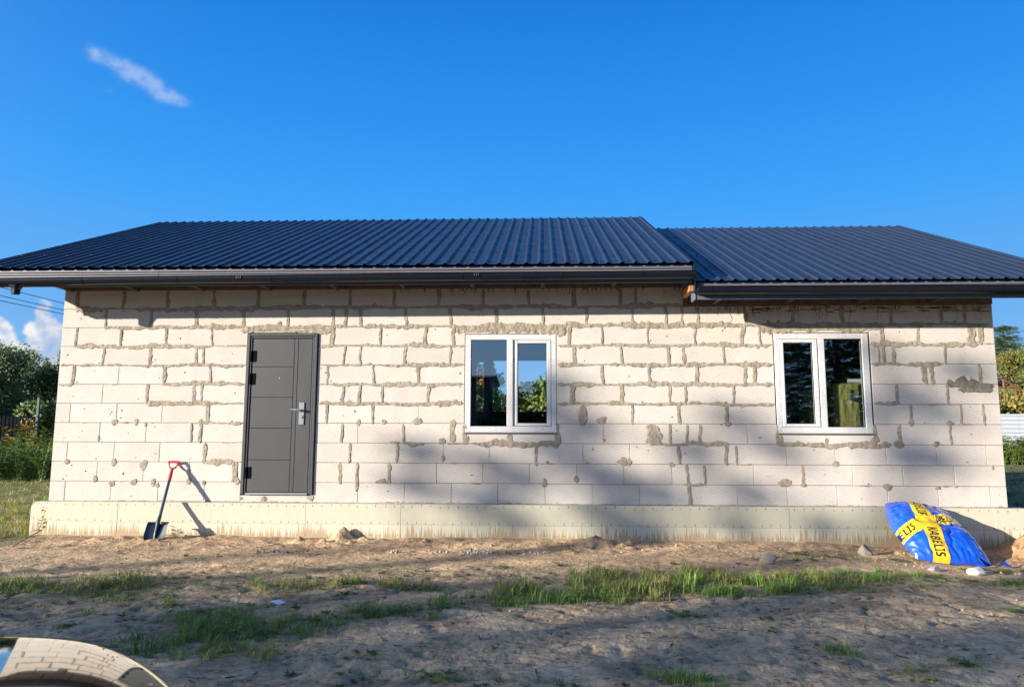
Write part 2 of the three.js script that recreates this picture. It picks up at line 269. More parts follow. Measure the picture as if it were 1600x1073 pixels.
{
  const axis = (parts) => { const a = []; for (const [from, to, n] of parts) for (let i = 0; i < n; i++) a.push(from + ((to - from) * i) / n); a.push(parts.at(-1)[1]); return a; };
  const xs = axis([[-420, -60, 10], [-60, -14, 16], [-14, -.6, 36], [-.6, 13.2, 460], [13.2, 30, 40], [30, 70, 14], [70, 420, 10]]), zs = axis([[-420, -60, 10], [-60, -20, 14], [-20, -.1, 40], [-.1, 5.7, 230], [5.7, 12, 40], [12, 60, 20], [60, 420, 10]]);
  const p = [], uv = [], col = [], ix = [];
  for (const z of zs) for (const x of xs) {
    p.push(x, groundY(x, z), z); uv.push(x, z);
    // kinds of soil: warm dry sand along the wall, greyer trodden sand in the yard, dark soil under grass
    let c = [.88, .615, .365];
    const n = fbm(x * 1.1 + 3, z * 1.6, 4, 121), yard = sstep(1.7, 3.4, z + (n - .5) * 2.2);
    const gy = [.77, .59, .385]; c = c.map((v, k) => lerp(v, gy[k], yard));
    const loam = sstep(.56, .68, fbm(x * 1.6, z * 3.4, 4, 122)) * sstep(1.5, 2.8, z) * .6; c = c.map((v, k) => lerp(v, [.34, .27, .19][k], loam));
    const moss = sstep(.5, .66, fbm(x * 1.3 + 9, z * 2.6, 4, 125)) * gauss(x, z, 4.5, 2.1, 2.8, .55) * .6; c = c.map((v, k) => lerp(v, [.50, .47, .20][k], moss));
    let g = 0; for (const [cx, cz, rx, rz, k] of PATCH) if (Math.abs(x - cx) < 2.2 * rx + .1 && Math.abs(z - cz) < 2.2 * rz + .1) g = Math.max(g, Math.min(1, k / 70) * gauss(x, z, cx, cz, rx * 1.05 + .04, rz * 1.05 + .04));
    c = c.map((v, k) => lerp(v, [.15, .16, .08][k], clamp(g * .85 * (.4 + 1.1 * n))));
    const clay = gauss(x, z, 12.3, .6, .75, .6) + .8 * gauss(x, z, 11.6, .55, .6, .35); c = c.map((v, k) => lerp(v, [.80, .46, .235][k], clamp(clay)));
    const lawn = clamp(sstep(.25, -.3, x + (n - .5) * .5) * (1 - sstep(.9, 1.9, z + (n - .5))) + sstep(12.9, 13.5, x + (n - .5)) + sstep(-.2, -.9, z) + sstep(9, 14, z) + sstep(-3, -6, x));
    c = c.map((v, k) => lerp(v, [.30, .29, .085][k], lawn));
    const kk = .9; col.push(c[0] * kk, c[1] * kk, c[2] * kk);
  }
  const nx = xs.length;
  for (let j = 0; j + 1 < zs.length; j++) for (let i = 0; i + 1 < nx; i++) { const a = j * nx + i; ix.push(a, a + nx, a + 1, a + 1, a + nx, a + nx + 1); }
  const g = new THREE.BufferGeometry();
  g.setAttribute('position', new THREE.Float32BufferAttribute(p, 3)); g.setAttribute('uv', new THREE.Float32BufferAttribute(uv, 2)); g.setAttribute('color', new THREE.Float32BufferAttribute(col, 3)); g.setIndex(ix); g.computeVertexNormals();
  tag(add('ground', g, groundMat), 'sandy yard ground with ruts and footprints in front of the house', null, null, 'structure');
}

// ---------------------------------------------------------------- the house
const house = thing('house', 'one storey house of pale unplastered concrete blocks with dark blue ribbed metal roof', 'house');
const H = .2515, WALL_R = 12.10, STEP_X = 8.27;
const OPEN = [[2.535, 3.485, .085, 2.185], [5.415, 6.60, .88, 2.16], [9.355, 10.56, .88, 2.16]];   // door, two windows
{
  const wall = part('wall', house);
  // the wall's core and the other three walls
  const holes = (mb, x0, x1, y0, y1, z0, z1, open) => {
    const xs = [...new Set([x0, x1, ...open.flatMap((o) => [o[0], o[1]])])].sort((a, b) => a - b);
    for (let i = 0; i + 1 < xs.length; i++) { const h = open.find((o) => xs[i] >= o[0] - 1e-6 && xs[i + 1] <= o[1] + 1e-6); if (h) { if (h[2] > y0) mb.box(xs[i], xs[i + 1], y0, h[2], z0, z1); if (h[3] < y1) mb.box(xs[i], xs[i + 1], h[3], y1, z0, z1); } else mb.box(xs[i], xs[i + 1], y0, y1, z0, z1); }
  };
  const core = new MB(); holes(core, .012, STEP_X, .004, 2.76, -.25, -.016, OPEN.slice(0, 2)); holes(core, STEP_X, WALL_R - .012, .004, 2.512, -.25, -.016, OPEN.slice(2));
  core.build('wall_core', coreMat, wall);
  // rows of blocks, top to bottom, by the places of their upright joints
  const rows = [
    [.19, .82, 1.42, 2.05, 2.65, 3.27, 3.88, 4.47, 5.07, 5.65, 6.24, 6.83, 7.43, 7.63],
    [.59, 1.22, 1.83, 2.47, 3.06, 3.67, 3.84, 4.03, 4.63, 5.22, 5.81, 6.42, 6.99, 7.58, 8.01, 8.22, 8.41, 9.01, 9.62, 10.24, 10.85, 11.47, 11.76],
    [.2, .81, 1.43, 2.05, 3.67, 4.3, 4.89, 5.26, 6.76, 7.18, 7.77, 8.37, 8.97, 9.19, 10.72, 11.16, 11.84],
    [.6, 1.23, 1.85, 1.95, 3.83, 4.04, 4.63, 5.22, 6.83, 7.43, 8.03, 8.22, 8.73, 10.72, 10.85, 11.48],
    [.2, .82, 1.44, 2.05, 3.62, 4.22, 4.81, 7.18, 7.78, 8.38, 8.99, 9.11, 11.22, 11.89],
    [.62, 1.22, 1.85, 1.96, 3.83, 4.04, 4.34, 4.94, 6.79, 7.43, 8.03, 8.23, 8.83, 10.86, 11.47],
    [.2, .83, 1.44, 2.05, 3.62, 4.23, 4.82, 6.93, 7.55, 8.14, 8.74, 11.01, 11.62, 11.89],
    [.62, 1.24, 1.84, 1.97, 3.83, 4.04, 4.63, 5.26, 6.0, 6.61, 7.19, 7.78, 8.03, 8.24, 8.4, 8.99, 9.42, 9.96, 10.58, 10.86, 11.48],
    [.2, .83, 1.44, 2.04, 3.94, 4.55, 5.15, 5.74, 6.33, 6.93, 7.52, 8.13, 8.72, 8.84, 9.46, 10.06, 10.68, 11.29, 11.89],
    [.62, 1.24, 1.85, 2.47, 3.82, 4.04, 4.46, 5.07, 5.66, 6.25, 6.85, 7.44, 8.04, 8.23, 8.44, 9.05, 9.65, 10.26, 10.87, 11.49],
    [.21, .82, 1.45, 2.06, 4.06, 4.66, 5.26, 5.85, 6.45, 7.04, 7.63, 8.24, 8.84, 9.45, 10.06, 10.67, 11.28, 11.9],
  ];
  const R = rng(5);
  let blockCount = 0;
  const GAP = .0024;
  const block = (x0, x1, y0, y1) => {
    if (x1 - x0 < .02 || y1 - y0 < .02) return;
    const mb = new MB(); mb.uo = R() * 9; mb.vo = R() * 9;
    const j = () => (R() - .5) * .0022, zf = (R() - .5) * .0022, ch = .0035;
    const x = [x0 + GAP, x1 - GAP], y = [y0 + GAP, y1 - GAP], o = [], f = [], b = [];
    for (const [i, k] of [[0, 0], [1, 0], [1, 1], [0, 1]]) {
      const dx = j(), dy = j();
      f.push(V(x[i] + (i ? -ch : ch) + dx, y[k] + (k ? -ch : ch) + dy, zf + j() * .4)); o.push(V(x[i] + dx * .4, y[k] + dy * .4, zf - ch)); b.push(V(x[i], y[k], -.022));
    }
    mb.quad(...f);
    for (let i = 0; i < 4; i++) { const k = (i + 1) % 4; mb.quad(o[i], o[k], f[k], f[i]); mb.quad(b[i], b[k], o[k], o[i]); }
    mb.build(numberedBlock(), blockMats[Math.floor(R() * blockMats.length)], wall); blockCount++;
  };
  const numberedBlock = () => (blockCount ? 'block_' + String(blockCount).padStart(3, '0') : 'block');
  for (let i = 0; i < 11; i++) {
    const y1 = (11 - i) * H, y0 = y1 - H, right = i === 0 ? STEP_X - .03 : WALL_R, xs = [0, ...rows[i], right];
    for (let k = 0; k + 1 < xs.length; k++) {
      let pieces = [[xs[k], xs[k + 1]]];
      for (const o of OPEN) {
        const next = [];
        for (const [a, b] of pieces) {
          if (y1 <= o[2] + .004 || y0 >= o[3] - .004 || b <= o[0] || a >= o[1]) { next.push([a, b]); continue; }
          if (a < o[0]) next.push([a, o[0]]); if (b > o[1]) next.push([o[1], b]);
          const l = Math.max(a, o[0]), r = Math.min(b, o[1]);
          if (o[3] < y1 - .03) block(l, r, o[3], y1); if (o[2] > y0 + .03) block(l, r, y0, o[2]);
        }
        pieces = next;
      }
      for (const [a, b] of pieces) block(a, b, y0, y1);
    }
  }
  // mortar squeezed out of the joints and smeared over the blocks
  const mort = [];
  const cur = () => mort.at(-1);
  function bed(x0, x1, y, half = .026, seed = 1) { half *= 1.15;                      // a lying joint with scalloped edges
    const mb = cur(), st = .0125, n = Math.max(4, Math.round((x1 - x0) / st)), q = [];
    for (let i = 0; i <= n; i++) {
      const x = x0 + ((x1 - x0) * i) / n, e = Math.min(1, i / 4, (n - i) / 4), sc = Math.pow(Math.abs(Math.sin(x * 27 + 5 * vnoise(x * 4, 1, seed))), .7), big = sstep(.25, .75, fbm(x * 3.1, 7, 3, seed + 3)), sl = sstep(.62, .85, vnoise(x * 5.3, 11, seed));
      const up = half * (.22 + .95 * big + .5 * sl) * (.5 + .8 * vnoise(x * 23, 2, seed)) * e, dn = half * (.2 + .75 * sstep(.3, .7, fbm(x * 2.6, 3, 3, seed + 5)) + .55 * sc * vnoise(x * 6, 8, seed)) * (.6 + .7 * vnoise(x * 19, 5, seed)) * e, t = (.0035 + .005 * vnoise(x * 30, 9, seed)) * Math.min(1, e + .2);
      q.push([V(x, y - dn - .003, -.003), V(x, y - dn * .75, t), V(x, y + up * .6, t * .8), V(x, y + up + .003, -.003)]);
    }
    for (let i = 0; i < n; i++) for (let k = 0; k < 3; k++) mb.quad(q[i][k], q[i + 1][k], q[i + 1][k + 1], q[i][k + 1]);
  }
  function joint(x, y0, y1, half = .026, seed = 1) {                    // an upright joint
    const mb = cur(), n = Math.max(5, Math.round((y1 - y0) / .014)), q = [], lean = (hash(seed, 3) - .5) * .012;
    for (let i = 0; i <= n; i++) {
      const y = y0 + ((y1 - y0) * i) / n, e = Math.min(1, (i + .4) / 2, (n - i + .4) / 2), c = x + lean * (i / n - .5) * 2 + (fbm(y * 9, 1, 2, seed) - .5) * .02;
      const l = half * (.3 + 1.25 * fbm(y * 13, 2, 3, seed + 1)) * e, r = half * (.3 + 1.25 * fbm(y * 13, 5, 3, seed + 2)) * e, t = .003 + .005 * vnoise(y * 25, 3, seed);
      q.push([V(c - l - .003, y, -.003), V(c - l * .7, y, t), V(c + r * .7, y, t), V(c + r + .003, y, -.003)]);
    }
    for (let i = 0; i < n; i++) for (let k = 0; k < 3; k++) mb.quad(q[i][k], q[i][k + 1], q[i + 1][k + 1], q[i + 1][k]);
  }
  function blob(x, y, r, seed) {
    const mb = cur(), n = 14, ring = [], mid = [], c = V(x, y, .007), asp = .7 + .6 * hash(seed, 1);
    for (let i = 0; i < n; i++) { const a = (i / n) * 2 * Math.PI, k = r * (.6 + .65 * vnoise(Math.cos(a) * 1.6 + 9, Math.sin(a) * 1.6 + 9, seed)); ring.push(V(x + Math.cos(a) * k * asp, y + Math.sin(a) * k / asp, -.003)); mid.push(V(x + Math.cos(a) * k * .72 * asp, y + Math.sin(a) * k * .72 / asp, .005)); }
    for (let i = 0; i < n; i++) { const k = (i + 1) % n; mb.tri(c, mid[i], mid[k]); mb.quad(mid[i], ring[i], ring[k], mid[k]); }
  }
  const beds = [
    [[.14, 8.24, .034]], [[.55, 12.02, .03], [8.2, 12.05, .03]], [[.18, 2.53, .028], [3.49, 5.42, .028], [6.6, 9.36, .028], [10.56, 11.85, .03]],
    [[.005, 2.53, .027], [3.49, 5.41, .028], [6.6, 9.35, .028], [10.56, 11.45, .03]], [[.005, .22, .025], [1.38, 2.53, .027], [3.49, 5.41, .028], [6.6, 9.35, .028]],
    [[1.2, 2.53, .028], [3.49, 5.41, .03], [6.6, 9.35, .028], [10.56, 10.88, .026], [11.2, 11.65, .012]], [[1.93, 2.53, .026]],
    [[4.42, 4.62, .02], [4.6, 4.92, .034], [5.18, 6.66, .042], [7.74, 8.78, .032], [9.33, 10.76, .04], [8.4, 8.7, .02]], [[2.03, 2.46, .03]], [[8.2, 8.46, .022], [4.25, 4.5, .022]], [],
  ];
  const thinTop = [[], [], [], [], [.82], [.62], [], [], [], [], []];
  const thick = { 6: [2.05, 3.62, 4.23, 7.55, 8.14, 8.74, 11.01, 11.62, 11.89], 7: [1.84, 1.97, 3.83, 4.63, 5.41, 8.03, 8.24, 8.4, 10.86, 11.48, 5.43, 6.0, 6.61, 9.36, 9.96, 10.56], 8: [2.04, 3.94, 4.55, 8.13, 8.72, 8.84], 9: [2.47, 3.82, 4.04, 4.46, 8.23, 8.44, 9.65], 10: [] };
  for (let i = 0; i < 11; i++) {
    mort.push(new MB());
    const y1 = (11 - i) * H, y0 = y1 - H;
    for (const [a, b, h] of beds[i]) bed(a, b, y0, h, i * 31 + 7 + Math.round(a * 10));
    const list = thick[i] ?? rows[i].filter((x) => !thinTop[i].includes(x));
    for (const x of list) {
      let a = y0, b = y1; for (const o of OPEN) if (x > o[0] + .02 && x < o[1] - .02) { if (o[2] > y0 && o[2] < y1) b = o[2] - .03; if (o[3] > y0 && o[3] < y1) a = o[3] + .03; }
      if (i > 6) { b -= R() * .02; a += (R() - .4) * .04; }
      joint(x, a - .01, b + .005, .025 * (.75 + .5 * R()), Math.round(x * 100) + i * 1000);
    }
    mort.at(-1).build(i ? 'mortar_' + String(i).padStart(3, '0') : 'mortar', mortarMat, wall);
  }
  mort.push(new MB());
  for (const [x, y0, y1, h, s] of [[6.79, 1.27, 1.51, .06, 1], [6.93, .98, 1.24, .075, 2], [5.27, .76, 1.03, .05, 3], [7.80, .75, 1.0, .10, 4], [7.88, .74, .92, .06, 41], [11.20, 1.53, 1.76, .05, 5], [11.30, 1.5, 1.75, .04, 51], [11.82, 1.97, 2.26, .075, 6], [11.93, 2.0, 2.25, .05, 61], [6.33, .47, .74, .03, 7], [5.15, .74, .82, .05, 8], [5.26, .0, .02, .02, 9], [8.24, -.01, .30, .03, 10], [4.04, .14, .5, .025, 11], [2.43, .25, .5, .03, 12], [10.66, 1.76, 2.01, .015, 13], [3.66, 2.0, 2.3, .045, 14]]) joint(x, y0, y1, h * .85, s * 77);
  const blobs = [[.81, 1.01, .07], [1.1, 1.01, .06], [1.23, .98, .04], [.61, .8, .04], [1.96, 1.01, .06], [.2, .5, .06], [.84, .5, .07], [1.24, .46, .09], [.61, .28, .06], [.83, .22, .06], [1.12, .24, .07], [1.38, .24, .07], [1.44, .2, .05], [1.85, .26, .07], [2.05, .24, .05], [4.04, 1.01, .06], [4.81, 1.03, .08], [5.27, 1.02, .07], [5.14, .78, .07], [5.15, .56, .05], [7.17, 1.05, .09], [7.19, .8, .03], [6.44, .27, .06], [6.84, .31, .06], [7.43, .53, .09], [7.51, .53, .06], [8.04, .5, .05], [8.75, 1, .06], [9.44, .28, .10], [10.06, .52, .07], [10.67, .76, .06], [11.29, .76, .06], [10.67, .24, .09], [11.28, .23, .04], [11.49, .25, .03], [11.95, .48, .03], [9.65, .26, .05], [10.85, .76, .08], [11.01, 1.03, .06], [11.48, 1.02, .06], [6, .82, .09], [6.61, .82, .09], [5.44, .81, .07], [6.48, .52, .03], [4.38, 1.02, .05], [4.38, .27, .06], [2.54, .05, .04], [2.85, .04, .06], [3.45, .06, .07], [2.49, .26, .06], [2.95, 2.3, .06], [.1, 1.9, .02], [9.4, .82, .06], [10.56, .82, .07]];
  blobs.forEach(([x, y, r], i) => blob(x, y, r * .82, i * 13 + 1));
  for (let i = 0; i < 170; i++) { const x = R() * 12, y = Math.pow(R(), .8) * 2.5; if (OPEN.some((o) => x > o[0] - .04 && x < o[1] + .04 && y > o[2] - .04 && y < o[3] + .04)) continue; blob(x, y, .006 + .016 * R() * R(), i + 4000); }
  for (let i = 0; i < 60; i++) { const x = R() * 12, k = Math.floor(R() * 9) * H; if (OPEN.some((o) => x > o[0] - .3 && x < o[1] + .1 && k > o[2] - .06 && k < o[3] + .06)) continue; bed(x, x + .06 + .2 * R(), k, .007 + .008 * R(), 5000 + i); }
  bed(.0, 12.08, .0, .010, 900);
  mort.at(-1).build('mortar_patch', mortarMat, wall);
  mort.push(new MB());                                                     // rough cast strips over the openings, and a dark patch by the right corner
  for (const [x0, x1, ya, yb, s] of [[2.42, 3.68, 2.195, 2.258, 1], [5.28, 6.75, 2.172, 2.262, 2], [9.19, 10.73, 2.172, 2.268, 3]]) { const m = (ya + yb) / 2; bed(x0, x1, m - .012, (yb - ya) * .62, 700 + s); bed(x0 + .05, x1 - .1, m + .018, (yb - ya) * .4, 710 + s); }
  mort.at(-1).build('lintel_mortar', mortarMat, wall);
  mort.push(new MB()); bed(11.45, 12.06, 1.49, .07, 731); bed(11.6, 12.04, 1.43, .045, 737); mort.at(-1).build('dark_mortar_patch', mortarDark, wall);  // smears in a darker mortar colour near the right corner
  // dark bitumen runs under the beams
  const dr = new MB();
  const drip = (x, y, len, w, s) => { const n = 7, q = []; for (let i = 0; i <= n; i++) { const t = i / n, c = x + (fbm(t * 3, s, 2, s) - .5) * .09 * t, ww = w * (1 - t * .75); q.push([V(c - ww, y - len * t, .0025), V(c + ww, y - len * t, .0025)]); } for (let i = 0; i < n; i++) dr.quad(q[i][0], q[i + 1][0], q[i + 1][1], q[i][1]); };
  for (let k = 0; k < 120; k++) { const x = 3.9 + R() * 4.3, c = fbm(x * 1.4, 4, 2, 55); if (c < .47) continue; drip(x, 2.765, .02 + R() * R() * .13, .003 + R() * .004, k); }
  for (let k = 0; k < 130; k++) { const x = 8.36 + R() * 3.65; drip(x, 2.515 - R() * .02, .03 + R() * R() * .22, .002 + R() * .0035, k + 300); }
  for (let k = 0; k < 46; k++) { const x = 9.0 + R() * 3, y = 2.42 + R() * .06; dr.quad(V(x, y, .0022), V(x + .1 + R() * .12, y - .01 + R() * .02, .0022), V(x + .1, y + .012, .0022), V(x + .03, y + .011, .0022)); }
  dr.build('bitumen_runs', dripMat, wall);
  // ring beams under the roof
  const bm = new MB(); bm.box(-.005, STEP_X - .04, 2.768, 2.90, -.26, .012, .006); bm.build('ring_beam', beamMat, house);
  const bm2 = new MB(); bm2.box(STEP_X + .03, WALL_R + .004, 2.517, 2.66, -.26, .014, .006); bm2.build('ring_beam_001', beamMat, house);
  const post = new MB(); post.box(STEP_X - .038, STEP_X + .028, 2.50, 2.90, -.2, .02, .006); post.build('beam_end', beamMat, house);
  // side walls with gables, back wall with a slot and a wide opening, floor, ceiling
  for (const [x0, x1, top, apex, nm] of [[0, .25, 2.70, 4.55, 'side_wall'], [WALL_R - .25, WALL_R, 2.5, 4.30, 'side_wall_001']]) {
    const sh = new THREE.Shape([[.262, 0], [7.44, 0], [7.44, top], [3.7, apex], [.262, top]].map(([a, b]) => new THREE.Vector2(a, b)));
    const g = new THREE.ExtrudeGeometry(sh, { depth: x1 - x0, bevelEnabled: false }); g.rotateY(Math.PI / 2); g.translate(x0, 0, 0);
    add(nm, g, blockMats[0], house);
  }
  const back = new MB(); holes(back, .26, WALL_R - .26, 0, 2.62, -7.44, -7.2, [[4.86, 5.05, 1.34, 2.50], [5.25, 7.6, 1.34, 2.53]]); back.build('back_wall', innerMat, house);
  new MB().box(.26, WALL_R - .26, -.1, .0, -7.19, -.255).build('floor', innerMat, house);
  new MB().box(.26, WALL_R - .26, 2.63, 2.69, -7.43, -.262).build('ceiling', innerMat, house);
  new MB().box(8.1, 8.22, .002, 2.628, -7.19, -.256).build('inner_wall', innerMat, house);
}
{ // plinth of foam boards round the footing
  const plinth = part('plinth', house);
  new MB().box(.0, 12.3, -.9, -.006, -7.5, .09).build('footing', coreMat, plinth);
  const js = [-.11, 1.03, 2.24, 3.45, 4.65, 5.84, 7.02, 8.21, 9.41, 10.6, 11.84, 12.5];
  const Rb = rng(77);
  for (let i = 0; i + 1 < js.length; i++) {
    const x0 = js[i] + .0025, x1 = js[i + 1] - .0025, r = i === 0 ? .085 : .006, sh = new THREE.Shape();
    sh.moveTo(x0, -.9); sh.lineTo(x1, -.9); sh.lineTo(x1, -.006); sh.absarc(x1 - .006, -.006, .006, 0, Math.PI / 2, false); sh.lineTo(x0 + r, 0); sh.absarc(x0 + r, -r, r, Math.PI / 2, Math.PI, false); sh.lineTo(x0, -.9);
    const g = new THREE.ExtrudeGeometry(sh, { depth: .06, bevelEnabled: true, bevelSize: .003, bevelThickness: .004, bevelSegments: 1, curveSegments: 8 });
    g.translate(0, 0, .094 + (Rb() - .5) * .004);
    const a = g.attributes.uv, p = g.attributes.position; for (let k = 0; k < a.count; k++) a.setXY(k, p.getX(k) / 2.4 + .13, clamp(1 + p.getY(k) / .6, .01, .995));
    add(i ? 'insulation_board_' + String(i).padStart(3, '0') : 'insulation_board', g, boardMat, plinth);
  }
  const top = new MB(); top.box(-.10, 12.5, -.02, -.004, -.02, .095); top.build('ledge_mortar', mortarMat, plinth);
}
// ---------------------------------------------------------------- roof: trapezoid sheets, one mesh each
{
  const PITCH = .1655, SL = .437, prof = [[0, 0], [.106, 0], [.118, .017], [.125, .020], [.141, .020], [.148, .017], [.1655, 0]];
  const eaveZ = .66, ridgeZ = -3.7;
  function sheets(roof, x0, nRibs, eaveY, mat, skewL) {
    let k = 0; const per = 6, L = eaveZ - ridgeZ, RR = rng(9 + nRibs);
    for (let s = 0; s < nRibs; s += per) {
      const n = Math.min(per, nRibs - s), pts = [];
      for (let i = 0; i < n; i++) for (const [u, h] of prof.slice(i ? 1 : 0)) pts.push([x0 + (s + i) * PITCH + u, h]);
      const rows = 22, p = [], uv = [], ix = [], lift = (k % 2) * .0012 + RR() * .001;
      for (let j = 0; j <= rows; j++) for (const [x, h] of pts) {
        const t = j / rows, z = eaveZ - L * t, wob = (fbm(x * 3, t * 5, 2, 131) - .5) * .007;
        p.push(x, eaveY + L * t * SL + h * .916 + lift + wob, z + h * .4); uv.push(x, L * t * 1.09);
      }
      const m = pts.length;
      for (let j = 0; j < rows; j++) for (let i = 0; i + 1 < m; i++) { const a = j * m + i; ix.push(a, a + 1, a + m + 1, a, a + m + 1, a + m); }
      const g0 = new THREE.BufferGeometry(); g0.setAttribute('position', new THREE.Float32BufferAttribute(p, 3)); g0.setAttribute('uv', new THREE.Float32BufferAttribute(uv, 2)); g0.setIndex(ix);
      const g = g0.toNonIndexed(); g.computeVertexNormals();
      add(k ? 'roof_sheet_' + String(k).padStart(3, '0') : 'roof_sheet', g, mat, roof); k++;
    }
    // back slope, ridge, verge strips, screws
    const x1 = x0 + nRibs * PITCH, yr = eaveY + L * SL;
    const b = new MB(); b.quad(V(x0, yr, ridgeZ), V(x1, yr, ridgeZ), V(x1, eaveY, ridgeZ - L), V(x0, eaveY, ridgeZ - L)); b.build('back_slope', mat, roof);
    const v = new MB(); for (const [xa, xb] of [[x0 - .012, x0 + .004], [x1 - .004, x1 + .012]]) { const q = (z, y) => [V(xa, y, z), V(xb, y, z)], a = q(eaveZ, eaveY + .012), c = q(ridgeZ, yr + .012), d = q(eaveZ - .02, eaveY - .16), e = q(ridgeZ, yr - .16); v.quad(a[0], c[0], e[0], d[0]); v.quad(a[1], c[1], e[1], d[1]); v.quad(a[0], a[1], c[1], c[0]); v.quad(d[0], d[1], e[1], e[0]); v.quad(a[0], a[1], d[1], d[0]); }
    v.build('verge_trim', darkMetal, roof);
    const sc = new MB(); const Rs = rng(13);
    for (let i = 0; i < nRibs; i += 2) for (const t of [.03, .2, .38, .56, .74, .93]) { const x = x0 + (i + .3) * PITCH + (Rs() - .5) * .02, z = eaveZ - L * t, y = eaveY + L * t * SL + .003, r = .0095; sc.box(x - r, x + r, y, y + .006, z - r, z + r); }
    tag(sc.build('roof_screws', roofMat, roof), null, null, null, 'stuff');
    return [x1, yr];
  }
  const r1 = part('main_roof', house), r2 = part('wing_roof', house);
  sheets(r1, -.86, 55, 2.925, roofMat); sheets(r2, 8.262, 28, 2.705, roofMat);
  // decking under the sheets shuts out the light
  for (const [r, xa, xb, ey] of [[r1, -.84, 8.22, 2.925], [r2, 8.28, 12.88, 2.705]]) { const d = new MB(), L = 4.36; const a = V(xa, ey - .05, .62), b = V(xb, ey - .05, .62), c = V(xb, ey - .05 + L * .437, .62 - L), e = V(xa, ey - .05 + L * .437, .62 - L); d.quad(a, b, c, e); const dn = (q) => q.clone().add(V(0, -.03, 0)); d.quad(dn(a), dn(b), dn(c), dn(e)); d.build('decking', woodMat, r); }
  // eaves: fascia, gutter with brackets, lower strip, soffit
  function eaves(name, x0, x1, fTop, fBot, gl, gr, joints, brackets) {
    const e = part(name, house);
    let k = 0; const cuts = [x0, ...joints, x1];
    for (let i = 0; i + 1 < cuts.length; i++) { const f = new MB(); f.box(cuts[i] + .0015, cuts[i + 1] - .0015, fBot, fTop, .585, .603, .002); f.build(k ? 'fascia_board_' + String(k).padStart(3, '0') : 'fascia_board', greyMetal, e); k++; }
for (let x = Math.max(.1, x0 + .3), n = 0; x < Math.min(x1, 12.0); x += .9, n++) new MB().box(x, x + .05, fTop - .17, fTop - .06, .03, .58, .002).build(n ? 'rafter_' + String(n).padStart(3, '0') : 'rafter', S({ color: rgb(.09, .065, .045), roughness: .9 }), e);
    const yAt = (x) => lerp(gl, gr, (x - x0) / (x1 - x0));
    const prof = []; const rad = .074; for (let i = 0; i <= 12; i++) { const a = Math.PI + (i / 12) * Math.PI; prof.push([Math.cos(a) * rad, Math.sin(a) * rad]); }
    const full = [[-rad, .018], ...prof, [rad, .008], [rad + .007, .011], [rad + .011, .004], [rad + .006, -.003]];
    const g = new MB(), zc = .682;
    for (let i = 0; i + 1 < full.length; i++) { const [a, b] = full[i], [c, d] = full[i + 1]; g.quad(V(x0 - .02, yAt(x0) + b, zc + a), V(x1 + .02, yAt(x1) + b, zc + a), V(x1 + .02, yAt(x1) + d, zc + c), V(x0 - .02, yAt(x0) + d, zc + c)); }
    for (const x of [x0 - .02, x1 + .02]) for (let i = 1; i + 1 < prof.length; i++) g.tri(V(x, yAt(x) + prof[0][1], zc + prof[0][0]), V(x, yAt(x) + prof[i][1], zc + prof[i][0]), V(x, yAt(x) + prof[i + 1][1], zc + prof[i + 1][0]));
    const gut = g.build('gutter', darkMetal, e);
    brackets.forEach((x, i) => { const m = new MB(), w = .014; for (let q = 1; q + 1 < full.length - 2; q++) { const s = 1.05, [a, b] = full[q], [c, d] = full[q + 1]; m.quad(V(x - w, yAt(x) + b * s, zc + a * s), V(x + w, yAt(x) + b * s, zc + a * s), V(x + w, yAt(x) + d * s, zc + c * s), V(x - w, yAt(x) + d * s, zc + c * s)); } m.box(x - w, x + w, yAt(x) + .006, yAt(x) + .012, zc - rad, zc + rad); m.build(i ? 'gutter_bracket_' + String(i).padStart(3, '0') : 'gutter_bracket', darkMetal, e); });
    return [e, yAt, zc];
  }
  const [e1, y1, zc] = eaves('main_eaves', -.84, 8.235, 2.915, 2.697, 2.768, 2.805, [1.62, 3.93, 6.2], [-.6, .72, 1.93, 3.1, 4.27, 5.45, 6.65, 7.62]);
  eaves('wing_eaves', 8.29, 12.88, 2.70, 2.488, 2.610, 2.600, [10.6], [8.42, 9.6, 9.75, 10.75, 11.78, 12.8]);
  for (const [x, g] of [[2.68, 0], [5.6, 1]]) { const m = new MB(), y = y1(x); for (let i = 0; i < 3; i++) m.box(x + i * .025, x + i * .025 + .006, y - .03, y + .012, zc + .07, zc + .082); m.build(g ? 'gutter_joint_001' : 'gutter_joint', greyMetal, e1); }
  { // the outlet funnel at the left end of the gutter
    const m = new MB(), x = -.15, y = y1(x) - .066; const ring = (r, rz, yy) => Array.from({ length: 10 }, (_, i) => V(x + Math.cos(i / 5 * Math.PI) * r, yy, zc + Math.sin(i / 5 * Math.PI) * rz));
    const rs = [ring(.10, .062, y), ring(.055, .05, y - .05), ring(.05, .05, y - .055), ring(.048, .048, y - .115)];
    for (let j = 0; j + 1 < rs.length; j++) for (let i = 0; i < 10; i++) m.quad(rs[j][i], rs[j][(i + 1) % 10], rs[j + 1][(i + 1) % 10], rs[j + 1][i]);
    for (let i = 1; i < 9; i++) m.tri(rs[3][0], rs[3][i], rs[3][i + 1]);
    m.build('gutter_outlet', darkMetal, e1);
  }
  const re = new MB(); re.box(8.20, 8.262, 2.60, 2.69, .1, .56, .004); re.build('rafter_end', woodMat, e1);
  const ec = new MB(); ec.box(8.252, 8.272, 2.49, 2.70, .40, .606, .002); ec.build('fascia_end', greyMetal, e1);
}
